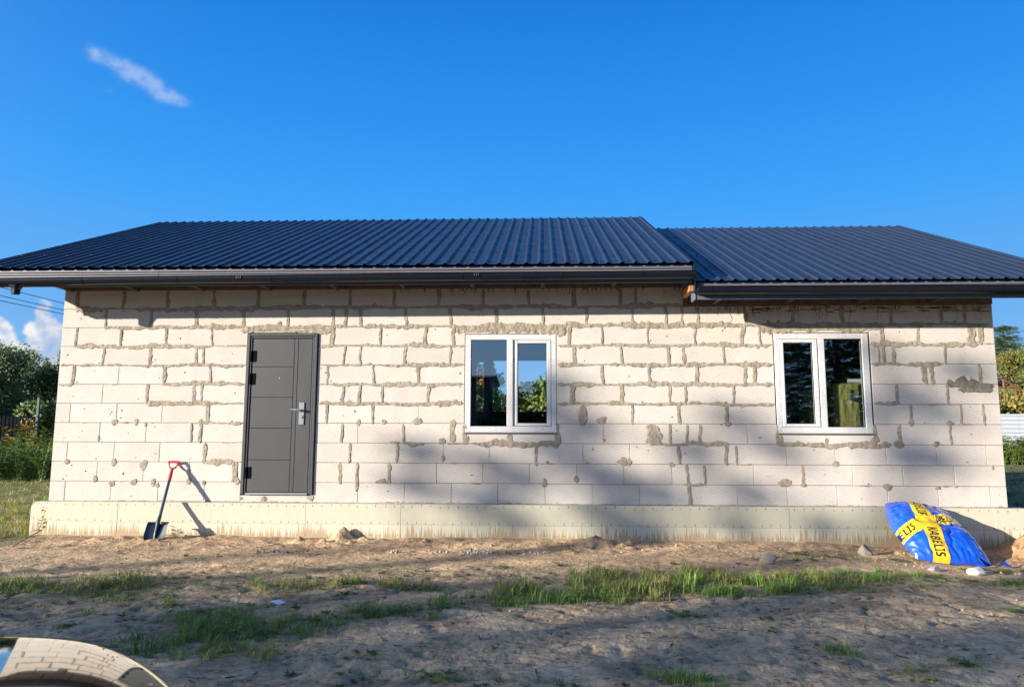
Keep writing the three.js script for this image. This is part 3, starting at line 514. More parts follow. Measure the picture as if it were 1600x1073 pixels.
// ---------------------------------------------------------------- door
{
  const d = part('door', house); tag(d, 'dark grey panelled steel door with lever handle');
  const x0 = 2.545, x1 = 3.478, y0 = .098, y1 = 2.175;
  const f = new MB();
  for (const [a, b, c, e, z] of [[x0, x0 + .035, y0, y1, .024], [x1 - .035, x1, y0, y1, .024], [x0 + .036, x1 - .036, y1 - .035, y1, .024], [x0 + .036, x0 + .062, y0, y1 - .036, .014], [x1 - .062, x1 - .036, y0, y1 - .036, .014], [x0 + .063, x1 - .063, y1 - .062, y1 - .036, .014]]) f.box(a, b, c, e, -.07, z, .006);
  f.build('frame', doorMat, d);
  const lx0 = x0 + .068, lx1 = x1 - .068, ly0 = y0 + .03, ly1 = y1 - .068, w = lx1 - lx0, h = ly1 - ly0;
  new MB().box(lx0 - .006, lx1 + .006, y0 + .002, ly1 + .006, -.06, -.007).build('leaf', doorDark, d);
  const cuts = [0, .187, .388, .59, .795, 1], G = .0016;
  const pn = (a, b, c, e) => { const m = new MB(); m.box(lx0 + a * w + G * 1.6, lx0 + b * w - G * 1.6, ly1 - e * h + G, ly1 - c * h - G, -.04, .004, .003); const k = d.children.filter((q) => q.name.startsWith('panel')).length; m.build(k ? 'panel_' + String(k).padStart(3, '0') : 'panel', doorMat, d); };
  for (let i = 0; i < 5; i++) pn(0, .70, cuts[i], cuts[i + 1]);
  pn(.70, .765, 0, 1); pn(.765, 1, 0, 1);
  new MB().box(x0 + .065, x1 - .065, y0 - .006, y0 + .022, -.05, .026, .003).build('threshold', steelMat, d);
  const hingeMat = P({ color: rgb(.004, .004, .005), roughness: .9, specularIntensity: .2 });
  for (const t of [.117, .268, .877]) { const y = ly1 - t * h, m = new MB(); m.box(lx0 - .004, lx0 + .05, y - .075, y + .075, -.03, .012, .003); m.tube([V(lx0 - .012, y - .07, .016), V(lx0 - .012, y + .07, .016)], .011, 10); m.build(t < .2 ? 'hinge' : t < .5 ? 'hinge_001' : 'hinge_002', hingeMat, d); }
  const hx = lx0 + .86 * w, hy = ly1 - .494 * h, m = new MB();
  m.box(hx - .034, hx + .034, hy - .145, hy + .145, .004, .016, .004); m.build('handle_plate', steelMat, d);
  const lv = new MB(); lv.tube([V(hx, hy + .045, .012), V(hx, hy + .045, .058)], .012, 10); lv.tube([V(hx + .006, hy + .045, .06), V(hx - .05, hy + .047, .064), V(hx - .128, hy + .05, .06)], [.012, .011, .008], 10); lv.build('handle', steelMat, d);
  const ky = new MB(); ky.tube([V(hx, hy - .04, .014), V(hx, hy - .04, .026)], .017, 12); ky.tube([V(hx + .004, hy - .055, .014), V(hx + .004, hy - .055, .022)], .011, 8); ky.build('lock', steelMat, d);
  new MB().tube([V(lx0 + .47 * w, ly1 - .262 * h, .0), V(lx0 + .47 * w, ly1 - .262 * h, .010)], .011, 12).build('peephole', steelMat, d);
}
// ---------------------------------------------------------------- windows
function makeWindow(x0, label, mirrored, fracs) {
  const d = part('window', house); tag(d, label);
  const W = 1.172, Hh = 1.262, y0 = .892, at = (u) => x0 + (mirrored ? (1 - u) : u) * W, Z = .004;
  const bar = (mb, u0, u1, ya, yb, z0, z1, ch = .004) => mb.box(Math.min(at(u0), at(u1)), Math.max(at(u0), at(u1)), y0 + ya, y0 + yb, z0, z1, ch);
  const [fx0, fx1, sx0, gx0, gx1, sx1] = fracs;              // fixed pane from..to, sash outer from, sash glass from..to, sash outer to
  const f = new MB();
  bar(f, 0, fx0, 0, Hh, -.07, Z); bar(f, sx1, 1, 0, Hh, -.07, Z); bar(f, fx1, fx1 + .066, .078, Hh - .07, -.07, Z);
  bar(f, fx0, sx1, Hh - .07, Hh, -.07, Z - .0005); bar(f, fx0, sx1, 0, .078, -.07, Z - .0005); bar(f, sx0 - .0005, sx0 - .02, .078, Hh - .07, -.07, -.03);
  f.build('frame', frameMat, d);
  const s = new MB(), sb = .118, st = Hh - .118;
  bar(s, sx0, gx0, .082, Hh - .074, -.055, .009, .005); bar(s, gx1, sx1 - .003, .082, Hh - .074, -.055, .009, .005); bar(s, gx0, gx1, .082, sb, -.055, .0085, .005); bar(s, gx0, gx1, st, Hh - .074, -.055, .0085, .005);
  s.build('sash', frameMat, d);
  const sl = new MB(); bar(sl, fx1 + .0665, sx0 - .0025, .079, Hh - .071, -.06, -.012, .001); sl.build('reveal', frameInner, d);
  const gk = new MB();                                        // rubber seals
  for (const [a, b, c, e, z] of [[fx0, fx1, .078, Hh - .07, -.012], [gx0, gx1, sb, st, .002]]) { const t = .006 / W; bar(gk, a + .0002, a + t, c, e, z - .02, z, 0); bar(gk, b - t, b - .0002, c, e, z - .02, z, 0); bar(gk, a + t, b - t, c + .0003, c + .006, z - .02, z, 0); bar(gk, a + t, b - t, e - .006, e - .0003, z - .02, z, 0); }
  gk.build('seal', rubberMat, d);
  for (const [a, b, c, e, z, n] of [[fx0, fx1, .078, Hh - .07, -.02, 'pane'], [gx0, gx1, sb, st, -.006, 'pane_001']]) { const m = new MB(); const xa = Math.min(at(a), at(b)) + .004, xb = Math.max(at(a), at(b)) - .004; m.quad(V(xa, y0 + c + .004, z), V(xb, y0 + c + .004, z), V(xb, y0 + e - .004, z), V(xa, y0 + e - .004, z)); m.build(n, glassMat, d); }
  const k = new MB(); k.box(x0 - .004, x0 + W + .004, y0 - .016, y0 - .003, -.05, .02, .003); k.build('sill_profile', S({ color: rgb(.12, .12, .125), roughness: .5 }), d);
  const hd = new MB(), hx = at(sx0 + .015), hy = y0 + .6; hd.box(hx - .012, hx + .012, hy - .03, hy + .03, -.10, -.056, .003); hd.box(hx - .009, hx + .009, hy - .02, hy + .12, -.125, -.102, .003); hd.build('window_handle', frameMat, d);
  return d;
}
makeWindow(5.422, 'white window left of the pair with wider fixed pane on its left', false, [.062, .459, .551, .578, .898, .946]);
makeWindow(9.368, 'white window right of the pair with opening sash on its left', true, [.070, .468, .546, .595, .905, .945]);
{
  const t = thing('wrapped_stack', 'olive green wrapped stack standing indoors behind the right window', 'stack', [10.52, 0, -.62]);
  const ol = P({ color: rgb(.27, .24, .07), roughness: .5, bumpMap: tex(128, 128, (x, y) => fbm(x / 10, y / 40, 4, 141), false, 1.5, 1.5), bumpScale: .02 });
  new MB().box(-.26, .36, .002, 1.55, -.3, .18, .03).build('package', ol, t); new MB().box(-.56, -.31, .002, 1.50, -.3, .12, .03).build('package_001', ol, t);
  new MB().box(.10, .17, .97, 1.12, .1815, .184).build('paper_label', S({ color: rgb(.75, .78, .7) }), t);
  const st = thing('foam_strip', 'white foam strip lying on top of the olive stack indoors', 'strip', [10.70, 1.552, -.60]);
  new MB().tube([V(-.22, .032, .06), V(.1, .03, .05), V(.35, .032, .04)], .03, 10).build('foam', frameMat, st);
}

// ---------------------------------------------------------------- plants: leaf clusters spread through crowns
function leafCluster(n, reach, len, wid, seed) {
  const r = rng(seed), mb = new MB();
  for (let i = 0; i < n; i++) {
    const c = V(r() - .5, r() - .5, r() - .5).multiplyScalar(2 * reach), d = V(r() - .5, r() * .9 - .55, r() - .5).normalize(), s = V(r() - .5, r() - .5, r() - .5).cross(d).normalize(), l = len * (.7 + .6 * r()), w = wid * (.7 + .6 * r()), up = V().crossVectors(d, s).multiplyScalar(w * .25);
    const a = c.clone(), b = c.clone().addScaledVector(d, l * .45).addScaledVector(s, w * .5).add(up), e = c.clone().addScaledVector(d, l), f = c.clone().addScaledVector(d, l * .45).addScaledVector(s, -w * .5).add(up);
    mb.tri(a, b, e, [0, 0], [0, 0], [0, 0]); mb.tri(a, e, f, [0, 0], [0, 0], [0, 0]);
  }
  return mb.geo();
}
function sprayCluster(seed) { const r = rng(seed), mb = new MB(); for (let i = 0; i < 26; i++) { const t = i / 26, s = i % 2 ? 1 : -1, a = V(0, -.05 * t, t * .5), b = V(s * (.13 - .08 * t) + (r() - .5) * .04, -.05 + (r() - .5) * .06, t * .5 + .09), c = V(0, -.03, t * .5 + .035); mb.tri(a, b, c, [0, 0], [0, 0], [0, 0]); } return mb.geo(); }
const LEAF = { small: leafCluster(9, .13, .085, .05, 1), mid: leafCluster(10, .2, .13, .075, 2), big: leafCluster(12, .42, .26, .16, 3), broad: leafCluster(7, .16, .17, .13, 4), spray: sprayCluster(5) };
const leafMat = P({ color: rgb(1, 1, 1), roughness: .6, transmission: .45, thickness: 0 });
const barkMat = S({ color: rgb(.10, .08, .06), roughness: 1 });
const tmpO = new THREE.Object3D(), tmpC = new THREE.Color();
function scatter(name, geo, mat, parent, list) {      // list: [pos, rotation [x,y,z], scale, colour]
  const m = new THREE.InstancedMesh(geo, mat, list.length); m.name = name; m.castShadow = m.receiveShadow = true;
  list.forEach(([p, ro, sc, co], i) => { tmpO.position.copy(p); tmpO.rotation.set(...ro); Array.isArray(sc) ? tmpO.scale.set(...sc) : tmpO.scale.setScalar(sc); tmpO.updateMatrix(); m.setMatrixAt(i, tmpO.matrix); m.setColorAt(i, tmpC.setRGB(...co)); });
  parent.add(m); return m;
}
const GREEN = { dark: [.065, .115, .022], mid: [.125, .20, .034], light: [.21, .28, .042], yellow: [.25, .23, .04], blue: [.040, .075, .038], rustle: [.30, .15, .04] };
function bush(name, label, cat, group, x, z, h, rx, rz, n, geo, cols, seed, o = {}) {
  const y0 = groundY(x, z) - .02, t = thing(name, label, cat, [x, y0, z], group), r = rng(seed), cl = [], k = o.clumps ?? 16, bot = o.bottom ?? .1;
  for (let i = 0; i < k; i++) {
    const a = r() * 6.283, v = Math.pow(r(), .8), q = Math.sqrt(r()) * (o.cone ? 1 - v * .85 : Math.sqrt(Math.max(.05, 1 - (2 * v - 1) ** 2 * .8)));
    cl.push([V(Math.cos(a) * q * rx * .8, h * (bot + (1 - bot) * v * .9), Math.sin(a) * q * rz * .8), (.22 + .28 * r()) * Math.min(rx, h * .5), cols[Math.floor(r() * cols.length)], .75 + .5 * r()]);
  }
  const tr = new MB(), th = h * (o.trunk ?? .5), tw = o.tw ?? h * .02 + .02;
  tr.tube([V(0, 0, 0), V((r() - .5) * .1 * h, th * .5, 0), V((r() - .5) * .12 * h, th, (r() - .5) * .1)], [tw, tw * .75, tw * .5], 7);
  for (const [c] of cl.slice(0, 12)) tr.tube([V(0, th * (.4 + .5 * r()), 0), c.clone().multiplyScalar(.55).add(V(0, th * .25, 0)), c], [tw * .45, tw * .3, tw * .12], 5, false);
  tr.build(o.trunk ? 'trunk' : 'stems', barkMat, t);
  const list = [];
  for (let i = 0; i < n; i++) {
    const [c, R2, co, br] = cl[Math.floor(r() * k)], d = V(r() - .5, r() - .5, r() - .5).normalize().multiplyScalar(R2 * Math.pow(r(), .45)); d.y *= .8; const p = c.clone().add(d); if (p.y < .02) p.y = .02 + r() * .1;
    const b = br * (.7 + .6 * r()), w = (r() - .5) * .3;
    list.push([p, [r() * 6.28, r() * 6.28, r() * 6.28], (o.leaf ?? 1) * (.7 + .6 * r()), [co[0] * b * (1 + w), co[1] * b, co[2] * b * (1 - w)]]);
  }
  (o.sprouts ?? []).forEach(([dx, dy, len, lean]) => { for (let i = 0; i < 26; i++) { const s = i / 26; list.push([V(dx + lean * s * len + (r() - .5) * .05, dy + s * len, (r() - .5) * .1), [r() * 6, r() * 6, r() * 6], (o.leaf ?? 1) * .7 * (1.1 - s * .6), cols[0]]); } });
  tag(scatter(o.trunk ? 'crown' : 'foliage', LEAF[geo], leafMat, t, list), null, null, null, 'stuff');
  return t;
}
function conifer(name, label, group, x, z, h, rad, n, cols, seed) {
  const t = thing(name, label, 'tree', [x, groundY(x, z) - .05, z], group), r = rng(seed), tr = new MB();
  tr.tube([V(0, 0, 0), V(0, h * .5, 0), V(0, h * .97, 0)], [h * .02, h * .013, .02], 7); tr.build('trunk', barkMat, t);
  const list = [];
  for (let i = 0; i < n; i++) { const v = Math.pow(r(), 1.25), tier = v < .97 ? clamp(Math.floor(v * 16) / 16 + (r() - .5) * .09) : v, a = Math.floor(r() * 9) / 9 * 6.283 + tier * 40 + (r() - .5) * .3, q = Math.pow(r(), .6) * rad * (1 - tier * .96) * (.75 + .5 * hash(Math.floor(tier * 16), Math.floor(a), seed)); const c = cols[Math.floor(r() * cols.length)], b = .7 + .6 * r(); list.push([V(Math.cos(a) * q, h * (.06 + .94 * tier) - q * .22 + (r() - .5) * .25, Math.sin(a) * q), [(r() - .3) * .6, Math.PI / 2 - a + (r() - .5) * .8, (r() - .5) * .6], (h / 8) * (.9 + .6 * r()), [c[0] * b, c[1] * b, c[2] * b]]); }
  tag(scatter('crown', LEAF.spray, leafMat, t, list), null, null, null, 'stuff');
  return t;
}
// left of the house
bush('leafy_bush', 'big dark green bush filling the left edge behind the fence', 'bush', null, -12.3, -14.2, 4.0, 2.1, 1.5, 1500, 'mid', [GREEN.dark, GREEN.mid, GREEN.dark], 201, { clumps: 15, sprouts: [[-.9, 3.5, .5, .2], [.4, 3.6, .55, -.2], [1.1, 3.2, .6, .3]] });
bush('sprouting_bush', 'bush with upright sprouting shoots next to the left wall corner', 'bush', null, -11.3, -16.2, 3.6, 1.7, 1.3, 1150, 'mid', [GREEN.dark, GREEN.mid], 202, { clumps: 13, sprouts: [[-.2, 3.5, .9, .15], [.3, 3.5, .9, .5], [.0, 3.5, .75, -.35], [.75, 3.3, 1.25, .45], [-.6, 3.3, .7, -.3]] });
bush('deciduous_tree', 'yellowish green tree standing furthest back at the left edge', 'tree', null, -20.2, -24, 5.4, 2.0, 1.8, 1900, 'mid', [GREEN.mid, GREEN.light], 203, { trunk: .45, bottom: .3 });
bush('leafy_bush', 'low bright bush in front of the board shed at left', 'bush', null, -9.9, -13.2, 2.3, .95, .6, 900, 'broad', [GREEN.mid, GREEN.light], 204);
bush('leafy_bush', 'shadowed bush at the far left behind the dark paling fence', 'bush', null, -15.2, -15, 4.0, 2.4, 1.5, 1500, 'mid', [GREEN.dark, GREEN.mid], 205);
{
  const R = rng(301), gm = S({ color: rgb(.012, .06, .035), roughness: .5 });
  const p = thing('fence_post', 'green metal fence post among the weeds at left', 'post', [-9.1, groundY(-9.1, -12), -12]);
  new MB().box(-.04, .04, 0, 2.28, -.03, .03, .006).build('post_tube', gm, p); new MB().box(-.045, .045, 2.281, 2.31, -.035, .035, .006).build('post_cap', gm, p);
  const f = thing('paling_fence', 'dark paling fence in front of the bushes at left', 'fence', [-13.4, groundY(-12, -12.2), -12.25]), dm = P({ color: rgb(.010, .013, .016), roughness: 1, specularIntensity: .15 });  // palings and rails in one near-black matt colour
  for (let i = 0; i < 34; i++) new MB().box(i * .125, i * .125 + .085, .05, 1.72 + (R() - .5) * .05, -.012, .012, .004).build(i ? 'paling_' + String(i).padStart(3, '0') : 'paling', dm, f);
  new MB().box(0, 4.24, .4, .46, -.05, -.014, .004).build('rail', dm, f); new MB().box(0, 4.24, 1.35, 1.41, -.05, -.014, .004).build('rail_001', dm, f);
  const s = thing('board_shed', 'weathered grey board shed half hidden by bushes beside the wall corner', 'shed', [-14.2, groundY(-12, -18), -18.6]), wm = S({ color: rgb(.23, .22, .20), map: woodCol, roughness: .9 });
  for (let i = 0; i < 15; i++) new MB().box(0, 4, .1 + i * .18, .1 + i * .18 + .165, 0, .03 + R() * .01, .005).build(i ? 'board_' + String(i).padStart(3, '0') : 'board', wm, s);
  new MB().box(-.01, 4.01, .1, 2.7, -1.4, -.003).build('shed_wall', S({ color: rgb(.05, .05, .05) }), s); new MB().box(-.2, 4.2, 2.81, 2.87, -1.7, .35, .01).build('shed_roof', S({ color: rgb(.18, .18, .19), roughness: .8 }), s);
  const g = thing('dark_shed_roof', 'dark sloping roof peeking between the bushes at the left edge', 'roof', [-21.5, -.42, -21]), sr = new MB(); sr.quad(V(-2.5, 3.6, 1.4), V(3.2, 3.6, 1.4), V(2.6, 4.55, 0), V(-2.5, 4.55, 0)); sr.quad(V(-2.5, 3.5, -1.4), V(3.2, 3.5, -1.4), V(2.6, 4.55, 0), V(-2.5, 4.55, 0)); sr.build('roof_slope', S({ color: rgb(.08, .08, .09), roughness: .6 }), g); new MB().box(-2.4, 2.9, 0, 3.58, -1.2, 1.2).build('wall', S({ color: rgb(.2, .18, .15) }), g);
}
// tall weeds and flowers along the left fence
const weedGeo = (() => { const r = rng(31), mb = new MB(); for (let i = 0; i < 5; i++) { const a = r() * 6.28, l = .55 + r() * .45, dx = Math.cos(a) * .22, dz = Math.sin(a) * .22; mb.tube([V(0, 0, 0), V(dx * .4, l * .55, dz * .4), V(dx, l, dz)], [.006, .005, .003], 3, false); for (let k = 0; k < 13; k++) { const t = .15 + .85 * r(), c = V(dx * t * t, l * t, dz * t * t), b = r() * 6.28, e = c.clone().add(V(Math.cos(b) * .13, .05 - r() * .06, Math.sin(b) * .13)), s = V(-Math.sin(b), 0, Math.cos(b)).multiplyScalar(.022), m = c.clone().lerp(e, .5).add(V(0, .02, 0)); mb.tri(c, m.clone().add(s), e, [0, 0], [0, 0], [0, 0]); mb.tri(c, e, m.clone().sub(s), [0, 0], [0, 0], [0, 0]); } } return mb.geo(); })();
function weeds(label, n, x0, x1, z0, z1, sc, cols, seed) { const r = rng(seed), list = []; for (let i = 0; i < n; i++) { const x = lerp(x0, x1, r()), z = lerp(z0, z1, r()), c = cols[Math.floor(r() * cols.length)], b = .7 + .6 * r(); list.push([V(x, groundY(x, z) - .02, z), [(r() - .5) * .3, r() * 6.28, (r() - .5) * .3], sc * (.6 + .7 * r()), [c[0] * b, c[1] * b, c[2] * b]]); } const m = scatter(numbered('weeds'), weedGeo, leafMat, scene, list); return tag(m, label, 'weeds', null, 'stuff'); }
weeds('tall green weeds along the fence left of the house', 400, -14, -6.5, -12, -8.6, 1.0, [[.14, .26, .03], [.22, .32, .04], [.12, .22, .03]], 311);
weeds('yellow flowering weeds by the green fence post', 16, -9.8, -7.6, -12.2, -11.4, 1.5, [[.55, .40, .03], [.16, .24, .03], [.16, .24, .03]], 312);
weeds('bright grass and weeds in front of the pale metal fence at right', 420, 22, 31, -21.6, -20.4, 1.05, [GREEN.light, GREEN.mid, [.14, .18, .03]], 313);

// right of the house
conifer('conifer_tree', 'dark bluish conifer rising behind the right corner of the house', null, 37.8, -40, 8.5, 2.9, 2600, [GREEN.blue, GREEN.dark, GREEN.mid], 401);
bush('deciduous_tree', 'brownish green tree directly behind the right roof corner', 'tree', null, 32.6, -37, 7.2, 1.8, 1.8, 1200, 'mid', [[.10, .10, .035], [.13, .10, .04]], 402, { trunk: .4, bottom: .25 });
bush('birch_tree', 'small tree with yellowing leaves at the right edge', 'tree', null, 30.4, -27.2, 5.7, 1.5, 1.5, 1700, 'small', [GREEN.yellow, GREEN.light, GREEN.mid], 403, { trunk: .5, bottom: .28, leaf: 1.4 });
bush('leafy_bush', 'bush with reddening leaves under the rusty frame', 'bush', null, 27.9, -23.6, 3.1, 1.1, .8, 1300, 'broad', [GREEN.light, GREEN.yellow, GREEN.rustle], 404);
bush('leafy_bush', 'orange tinged bush at the very right edge', 'bush', null, 29.6, -24.4, 3.9, 1.0, .9, 1100, 'broad', [GREEN.rustle, GREEN.yellow, GREEN.light], 405);
bush('leafy_bush', 'green bush touching the right wall edge', 'bush', null, 26.2, -23.4, 2.9, .8, .6, 900, 'small', [GREEN.light, GREEN.mid], 406, { leaf: 1.3 });
{
  const f = thing('metal_fence', 'pale corrugated metal fence behind the right corner', 'fence', [18, groundY(25, -22), -22.2]), wm = S({ color: rgb(.60, .62, .66), roughness: .45, metalness: .2 });
  for (let i = 0; i < 9; i++) { const p = [], m = new MB(); for (let k = 0; k <= 44; k++) { const u = k % 4; p.push([.12 + Math.floor(k / 4) * .178 + [0, .07, .095, .15][u], [0, 0, .03, .03][u]]); } const a = i * 1.75, b = a + 1.745; for (let k = 0; k + 1 < p.length; k++) m.quad(V(a, p[k][0], p[k][1]), V(b, p[k][0], p[k][1]), V(b, p[k + 1][0], p[k + 1][1]), V(a, p[k + 1][0], p[k + 1][1])); m.build(i ? 'sheet_' + String(i).padStart(3, '0') : 'sheet', wm, f); }
  for (let i = 0; i < 10; i++) new MB().box(i * 1.75 - .03, i * 1.75 + .03, 0, 2.0, -.08, -.02, .005).build(i ? 'post_' + String(i).padStart(3, '0') : 'post', greyMetal, f);
  const g = thing('greenhouse_frame', 'rusty red gable frame of a small greenhouse above the metal fence', 'greenhouse', [28.6, groundY(28, -25.5), -25.6]), rm = S({ color: rgb(.20, .07, .045), roughness: .8 }), b = (n, pts) => new MB().tube(pts.map((q) => V(...q)), .045, 5).build(n, rm, g);
  for (const z of [0, -2.4]) { b('rafter', [[-2.2, 2.6, z], [-.9, 4.2, z]]); b('rafter', [[-.9, 4.2, z], [1.8, 2.6, z]]); b('post', [[-2.2, 0, z], [-2.2, 2.6, z]]); b('post', [[-.9, 0, z], [-.9, 4.2, z]]); b('post', [[1.8, 0, z], [1.8, 2.6, z]]); b('tie', [[-2.2, 2.7, z], [1.8, 2.7, z]]); b('brace', [[-.9, 3.4, z], [.5, 3.4, z]]); b('brace', [[-.2, 3.8, z], [-.2, 2.7, z]]); b('brace', [[-1.7, 3.3, z], [-.9, 2.7, z]]); }
  b('ridge', [[-.9, 4.2, 0], [-.9, 4.2, -2.4]]); b('purlin', [[-2.2, 2.6, 0], [-2.2, 2.6, -2.4]]); b('purlin', [[1.8, 2.6, 0], [1.8, 2.6, -2.4]]);
  const c = thing('dark_shed', 'low dark shed with sagging cover behind the metal fence', 'shed', [27.4, groundY(27, -24), -24.3]), dm = S({ color: rgb(.055, .05, .048), roughness: .9 });
  new MB().box(-1.6, 2.2, 0, 2.35, -.9, .3, .02).build('wall', dm, c); add('cover', gridGeo(16, 8, (u, v) => V(lerp(-1.7, 2.3, u), 2.5 + .28 * fbm(u * 5, v * 3, 3, 7) - .12 * v, lerp(-1, .5, v))), S({ color: rgb(.09, .085, .085), roughness: .7 }), c);
}
{ // the wood that closes the view far behind the garden
  const r = rng(441), l = []; for (let i = 0; i < 9000; i++) { const x = -95 + r() * 200, z = -66 - r() * 8, top = 3.6 + 3.2 * fbm(x * .11, 3, 3, 442), k = .7 + .6 * r(), c = r() < .5 ? GREEN.dark : GREEN.mid; l.push([V(x, -.4 + top * Math.pow(r(), .7), z), [r() * 6, r() * 6, r() * 6], 1.3 + r(), [c[0] * k, c[1] * k, c[2] * k]]); }
  tag(scatter('distant_wood', LEAF.big, leafMat, scene, l), 'far off strip of dark green wood behind the gardens', 'wood', null, 'stuff');
}
// seen through the house and its back openings
for (const [x, z, h, c, s, lab] of [[2.2, -13.5, 3.1, [GREEN.light, GREEN.mid], 451, 'green shrub behind the house seen through its rooms, leftmost'], [4.2, -14, 3.6, [GREEN.light, GREEN.mid, GREEN.rustle], 452, 'green shrub behind the house seen through its rooms, second from left'], [6.1, -13.6, 3.0, [GREEN.light, GREEN.mid], 453, 'green shrub behind the house seen through its rooms, second from right'], [8.1, -14, 3.3, [GREEN.rustle, GREEN.light], 454, 'green shrub behind the house seen through its rooms, rightmost']]) bush('garden_shrub', lab, 'shrub', null, x, z, h, 1.4, 1.0, 1000, 'broad', c, s);

// behind the camera, mirrored in the panes; and the row of trees at the sunny side whose shade falls over the yard
{
  const n = thing('neighbour_house', 'dark plastered house across the yard, mirrored in the left window', 'house', [-6.4, -.45, 25]);
  new MB().box(0, 10.2, 0, 3.9, 0, 7, .02).build('wall', S({ color: rgb(.12, .105, .10) }), n);
  const m = new MB(); m.quad(V(-.4, 3.85, -.5), V(10.3, 3.85, -.5), V(10.3, 4.25, 3.5), V(-.4, 4.25, 3.5)); m.quad(V(-.4, 3.85, 7.5), V(10.3, 3.85, 7.5), V(10.3, 4.25, 3.5), V(-.4, 4.25, 3.5)); m.build('roof', S({ color: rgb(.05, .05, .055) }), n);
  for (let i = 0; i < 3; i++) new MB().box(1.5 + i * 3, 2.6 + i * 3, 1.1, 2.4, -.02, .01).build('window', rubberMat, n);
  for (const [x, h, s] of [[5.2, 3.2, 1], [7.4, 3.6, 2], [9.8, 3.3, 3], [12.2, 3.5, 4]]) bush('hedge_bush', 'bush in the hedge across the yard beside the dark plastered house', 'bush', 'hedge bushes across the yard', x, 25.5, h, 1.6, 1.2, 900, 'big', [GREEN.dark, GREEN.mid], 460 + s);
  const sp = ['leftmost', 'second from left', 'third from left', 'fourth from left', 'rightmost'];
  for (let i = 0; i < 5; i++) conifer('spruce_tree', 'tall dark spruce across the yard mirrored in the right window', 'spruces across the yard', 14.8 + i * 2.6, 24 + (i % 2) * 2.2, 10 + (i * 3) % 4, 2.9, 1700, [GREEN.dark, GREEN.blue], 470 + i);
  // the tree row on the sunny side: a dense lower storey whose edge of shade crosses the yard, and thin tall crowns that dapple the wall
  const R = rng(700), top = (z) => z < 17.9 ? 6.2 - (17.9 - z) * 2.2 : z < 20.4 ? lerp(6.3, 7.55, (z - 17.9) / 2.5) : z < 22.5 ? lerp(7.55, 7.75, (z - 20.4) / 2.1) : z < 25 ? 7.35 : 7.3;
  const dense = [], thin = [];
  for (let z = 17.5; z < 31; z += .42) for (let y = -.2; y < top(z) - .15; y += .55) { const k = sstep(1.2, 0, top(z) - y); if (R() < k * .22) continue; dense.push([-26 + (R() - .5) * 2.2, y + (R() - .5) * .3, z + (R() - .5) * .3, .5 + .2 * R(), .42 + .15 * R(), k > .3 ? 26 : 17]); }
  // each crown clump hangs where the sun's ray from a dappled spot on the wall (x, y, length) or the ground (x, z, length) passes the tree row
  const spots = [[4.85, .64, .42], [4.8, .22, .4], [5.7, .52, .22], [6.6, 1.5, .28], [6.5, 1.15, .3], [6.6, .72, .5], [7.05, .95, .3], [7.1, .36, .65], [6.2, .28, .3], [5.75, .03, .45], [7.75, .2, .4], [7.5, -.12, .5], [8.0, -.38, .4], [6.4, -.3, .35], [8.3, .70, .3], [8.85, 1.05, .25], [9.0, .16, .35], [9.4, .66, .28], [10.6, 1.12, .25], [10.95, .62, .4], [10.95, 1.42, .35], [10.65, 1.9, .2], [11.45, 1.12, .25], [11.3, .55, .3], [11.75, 1.65, .25], [10.15, -.33, .3], [9.1, -.30, .35]];
  for (const [x, y, l] of spots) { const t = (x + 26.8) * .528; thin.push([-26.8, y + (x + 26.8) * .2405, t, Math.max(.07, l * .528 - .10), .06 + .05 * R(), Math.round(12 + 50 * l)]); }
  for (let n = 0; n < 11; n++) { const x = 6.8 + R() * 5, z = 1.4 + R() * 3.8, t = (x + 26.8) * .528 + z; thin.push([-26.8, -.42 + (x + 26.8) * .2405, t, .16 + .2 * R(), .10 + .1 * R(), 40]); }
  const row = (list, zs, label, group) => zs.forEach((zc, i) => {
    const mine = list.filter((q) => zs.every((o) => Math.abs(q[2] - zc) <= Math.abs(q[2] - o))), x = -26.3, y0 = groundY(x, zc) - .03, t = thing('shade_tree', label, 'tree', [x, y0, zc], group), hMax = Math.max(...mine.map((q) => q[1] - y0)), tr = new MB(), list2 = [];
    tr.tube([V(0, 0, 0), V(.1, hMax * .5, .08), V(0, hMax * .93, 0)], [.13, .09, .04], 7);
    mine.forEach(([cx, cy, cz, rz, ry, n], m) => { const c = V(cx - x, cy - y0, cz - zc); if (m % 3 === 0 || list === thin) tr.tube([V(.05, c.y * .75, 0), c], [.035, .015], 5, false); for (let q = 0; q < n; q++) { const d = V(R() - .5, R() - .5, R() - .5).normalize().multiplyScalar(Math.cbrt(R())), w = .7 + .6 * R(); list2.push([V(c.x + d.x * rz, c.y + d.y * ry + d.z * rz * (list === thin ? -.12 : -.25), c.z + d.z * rz), [R() * 6, R() * 6, R() * 6], (list === thin ? .5 + .3 * R() : .9 + .4 * R()), [.06 * w, .10 * w, .022]]); } });
    tr.build('trunk', barkMat, t); tag(scatter('crown', LEAF.mid, leafMat, t, list2), null, null, null, 'stuff');
  });
  row(dense, [18.3, 20.2, 22.1, 24, 25.9, 27.8, 29.8], 'dense low tree out of view at the left shading the yard', 'dense trees on the sunny side');
  row(thin, [16.9, 18.2, 19.6, 21.2, 22.8, 24.6], 'tall thin tree out of view at the left dappling the wall', 'thin trees on the sunny side');
}
